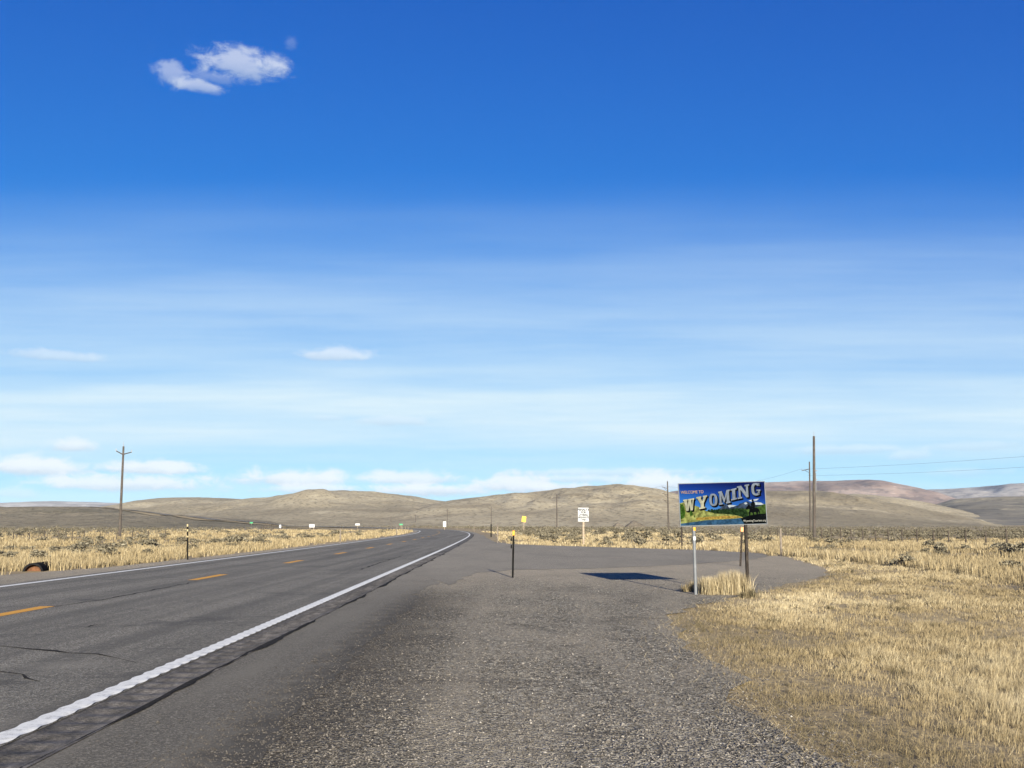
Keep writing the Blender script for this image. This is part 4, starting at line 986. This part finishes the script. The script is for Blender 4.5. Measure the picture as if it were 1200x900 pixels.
PA, tA = pole(141.0, 517.5, 114, 'tall utility pole with two upswept arms standing across the highway', ((.95, 0, -.80, .42, 0), (.95, 0, 1.0, .26, 0)), .55, .17, R(-.7))
PB, tB = pole(953.6, 505.5, 114, 'thick tall wooden utility pole in the sagebrush by the fence', (), .55, .21, R(2.2))
for zf in (4.3, 5.3):
    H = AT(953.6, 505.5, 114).z; MB().tube((.16, -.06, H - zf), (.34, -.06, H - zf + .10), .06, .05, 8).build('insulator', M['porcelain'], PB)
MB().box((.20, 0, H - 5.6), (.05, .05, 2.2)).build('conduit', M['galv'], PB)
PC, tC = pole(949.3, 541.0, 170, 'slimmer utility pole with a braced side arm behind the thick pole', ((1.25, 0, -1.35, -.35, 1),), .0, .17, R(1.6))
chain = [(783.3, 562.2, 220, 'utility pole between the litter sign and the welcome sign'), (652.6, 578, 310, 'utility pole between the yellow warning sign and the litter sign'), (575.6, 593, 520, 'utility pole rising behind the side road mouth'),
         (524, 595.5, 560, 'utility pole beside the pale board past the bend'), (487, 602, 700, 'utility pole over the vanishing point of the highway'), (458, 604.5, 800, 'most distant utility pole beyond the bend')]
tips = []
for i, (px, pt, Yd, lb) in enumerate(chain):
    o, tp = pole(px, pt, Yd, lb, ((1.1, -1.1, 1.1, 0, 0),) if i not in (0,) else ((1.6, 0, -1.25, .35, 1), (3.0, 0, -1.25, .35, 1), (4.4, 0, -1.25, .35, 1)), .35, .20); tips.append(tp)
def cable(name, a, b_, sag, label, r=.013):
    n = 28; mb = MB(); a, b_ = Vector(a), Vector(b_); V = []
    for i in range(n + 1):
        f = i / n; p = a.lerp(b_, f); p.z -= sag * 4 * f * (1 - f)
        for k in range(5): an = k * 2 * math.pi / 5; V.append((p.x + r * math.cos(an) * .7, p.y + r * math.cos(an) * .7, p.z + r * math.sin(an)))
    q = [(i * 5 + k, i * 5 + (k + 1) % 5, (i + 1) * 5 + (k + 1) % 5, (i + 1) * 5 + k) for i in range(n) for k in range(5)]
    mb.bm.free(); o = link(name, np_mesh(name, V, q), M['wire']); tag(o, label, 'cable'); return o
pc = tC[0]; e1, e2 = Vector((104, 72, 13.4)), Vector((104, 72, 12.0))
cable('power_cable', pc, e1, 1.3, 'upper thin overhead cable leading off from the slimmer utility pole')
cable('power_cable', tC[-1] - Vector((0, 0, 2.4)), e2, 1.5, 'lower thin overhead cable leading off from the slimmer utility pole')
cable('power_cable', pc, tips[0][0], 1.6, 'thin overhead cable sagging between slimmer pole and the next pole')
for k in range(1):
    cable('power_cable', tips[0][0], tips[1][0], 1.6, 'thin overhead cable passing behind the white litter sign', .015)

# ------------------------------------------------------------------ wire fences
def fence(name, pts, label, h=1.1, wires=(.35, .65, .95), pr=.05):
    P = [Vector((x, y, float(any_z(x, y)[0]))) for x, y in pts]
    o = empty(name, P[0]); tag(o, label, 'fence'); r = random.Random(len(pts))
    for k, p in enumerate(P):
        d = p - P[0]; hh = h * r.uniform(.9, 1.08); lx = r.uniform(-.05, .05)
        MB().tube(d + Vector((0, 0, -.3)), d + Vector((lx, 0, hh)), pr, pr * .85, 7).build('post', M['fence_wood'], o)
    for wz in wires:
        V = []; wr = .008
        for p in P:
            d = p - P[0] + Vector((0, -pr, wz * h))
            for k in range(4): an = k * math.pi / 2; V.append((d.x, d.y + wr * math.cos(an), d.z + wr * math.sin(an)))
        q = [(i * 4 + k, i * 4 + (k + 1) % 4, (i + 1) * 4 + (k + 1) % 4, (i + 1) * 4 + k) for i in range(len(P) - 1) for k in range(4)]
        link('wire', np_mesh('wire', V, q), M['wire'], o)
    return o
fp = []
for px in (1225, 1197.5, 1172.5, 1148, 1125.5, 1105.5, 1088, 1069, 1051.5, 1036, 1021, 1006, 993, 981, 970, 959, 949, 938, 927, 917, 908, 899, 890, 881, 873):
    tn = (px - 600) / F_PX; y = 37.2 / tn if px < 1100 else 37.2 / tn; fp.append((tn * y, y))
fence('wire_fence', fp, 'wire fence with thin wooden posts between tall straw and sagebrush flats', 1.35, pr=.08)
fp = [((px - 600) / F_PX * 88, 88 + i * .6) for i, px in enumerate((-15, 1, 15, 30, 44, 57, 70, 81, 97, 114, 130, 147, 165))]
fence('wire_fence', fp, 'low fence of thin posts behind the golden straw across the highway', .95, pr=.05)
fp = [((px - 600) / F_PX * 245, 245) for px in (309, 311.5, 314, 316, 318.3, 320.5, 323, 325)]
fence('rail_fence', fp, 'short dark fence of close wooden posts below the dark rise', 1.7, wires=(.45, .8), pr=.12)

# ------------------------------------------------------------------ air
HZ = 14500.0
m = bpy.data.materials.new('haze'); m.use_nodes = True; t = NT(m.node_tree); t.n.remove(t.n['Principled BSDF'])
pv = t.add('ShaderNodeVolumePrincipled'); pv.inputs['Color'].default_value = (.62, .80, 1.0, 1); pv.inputs['Density'].default_value = 2.4e-5; pv.inputs['Anisotropy'].default_value = 0.0
t.l.new(pv.outputs[0], t.n['Material Output'].inputs['Volume'])
hz = MB().box((0, 0, 210), (2 * HZ, 2 * HZ, 426)).build('haze', m); tag(hz, 'thin bluish air over the whole plain', kind='stuff')
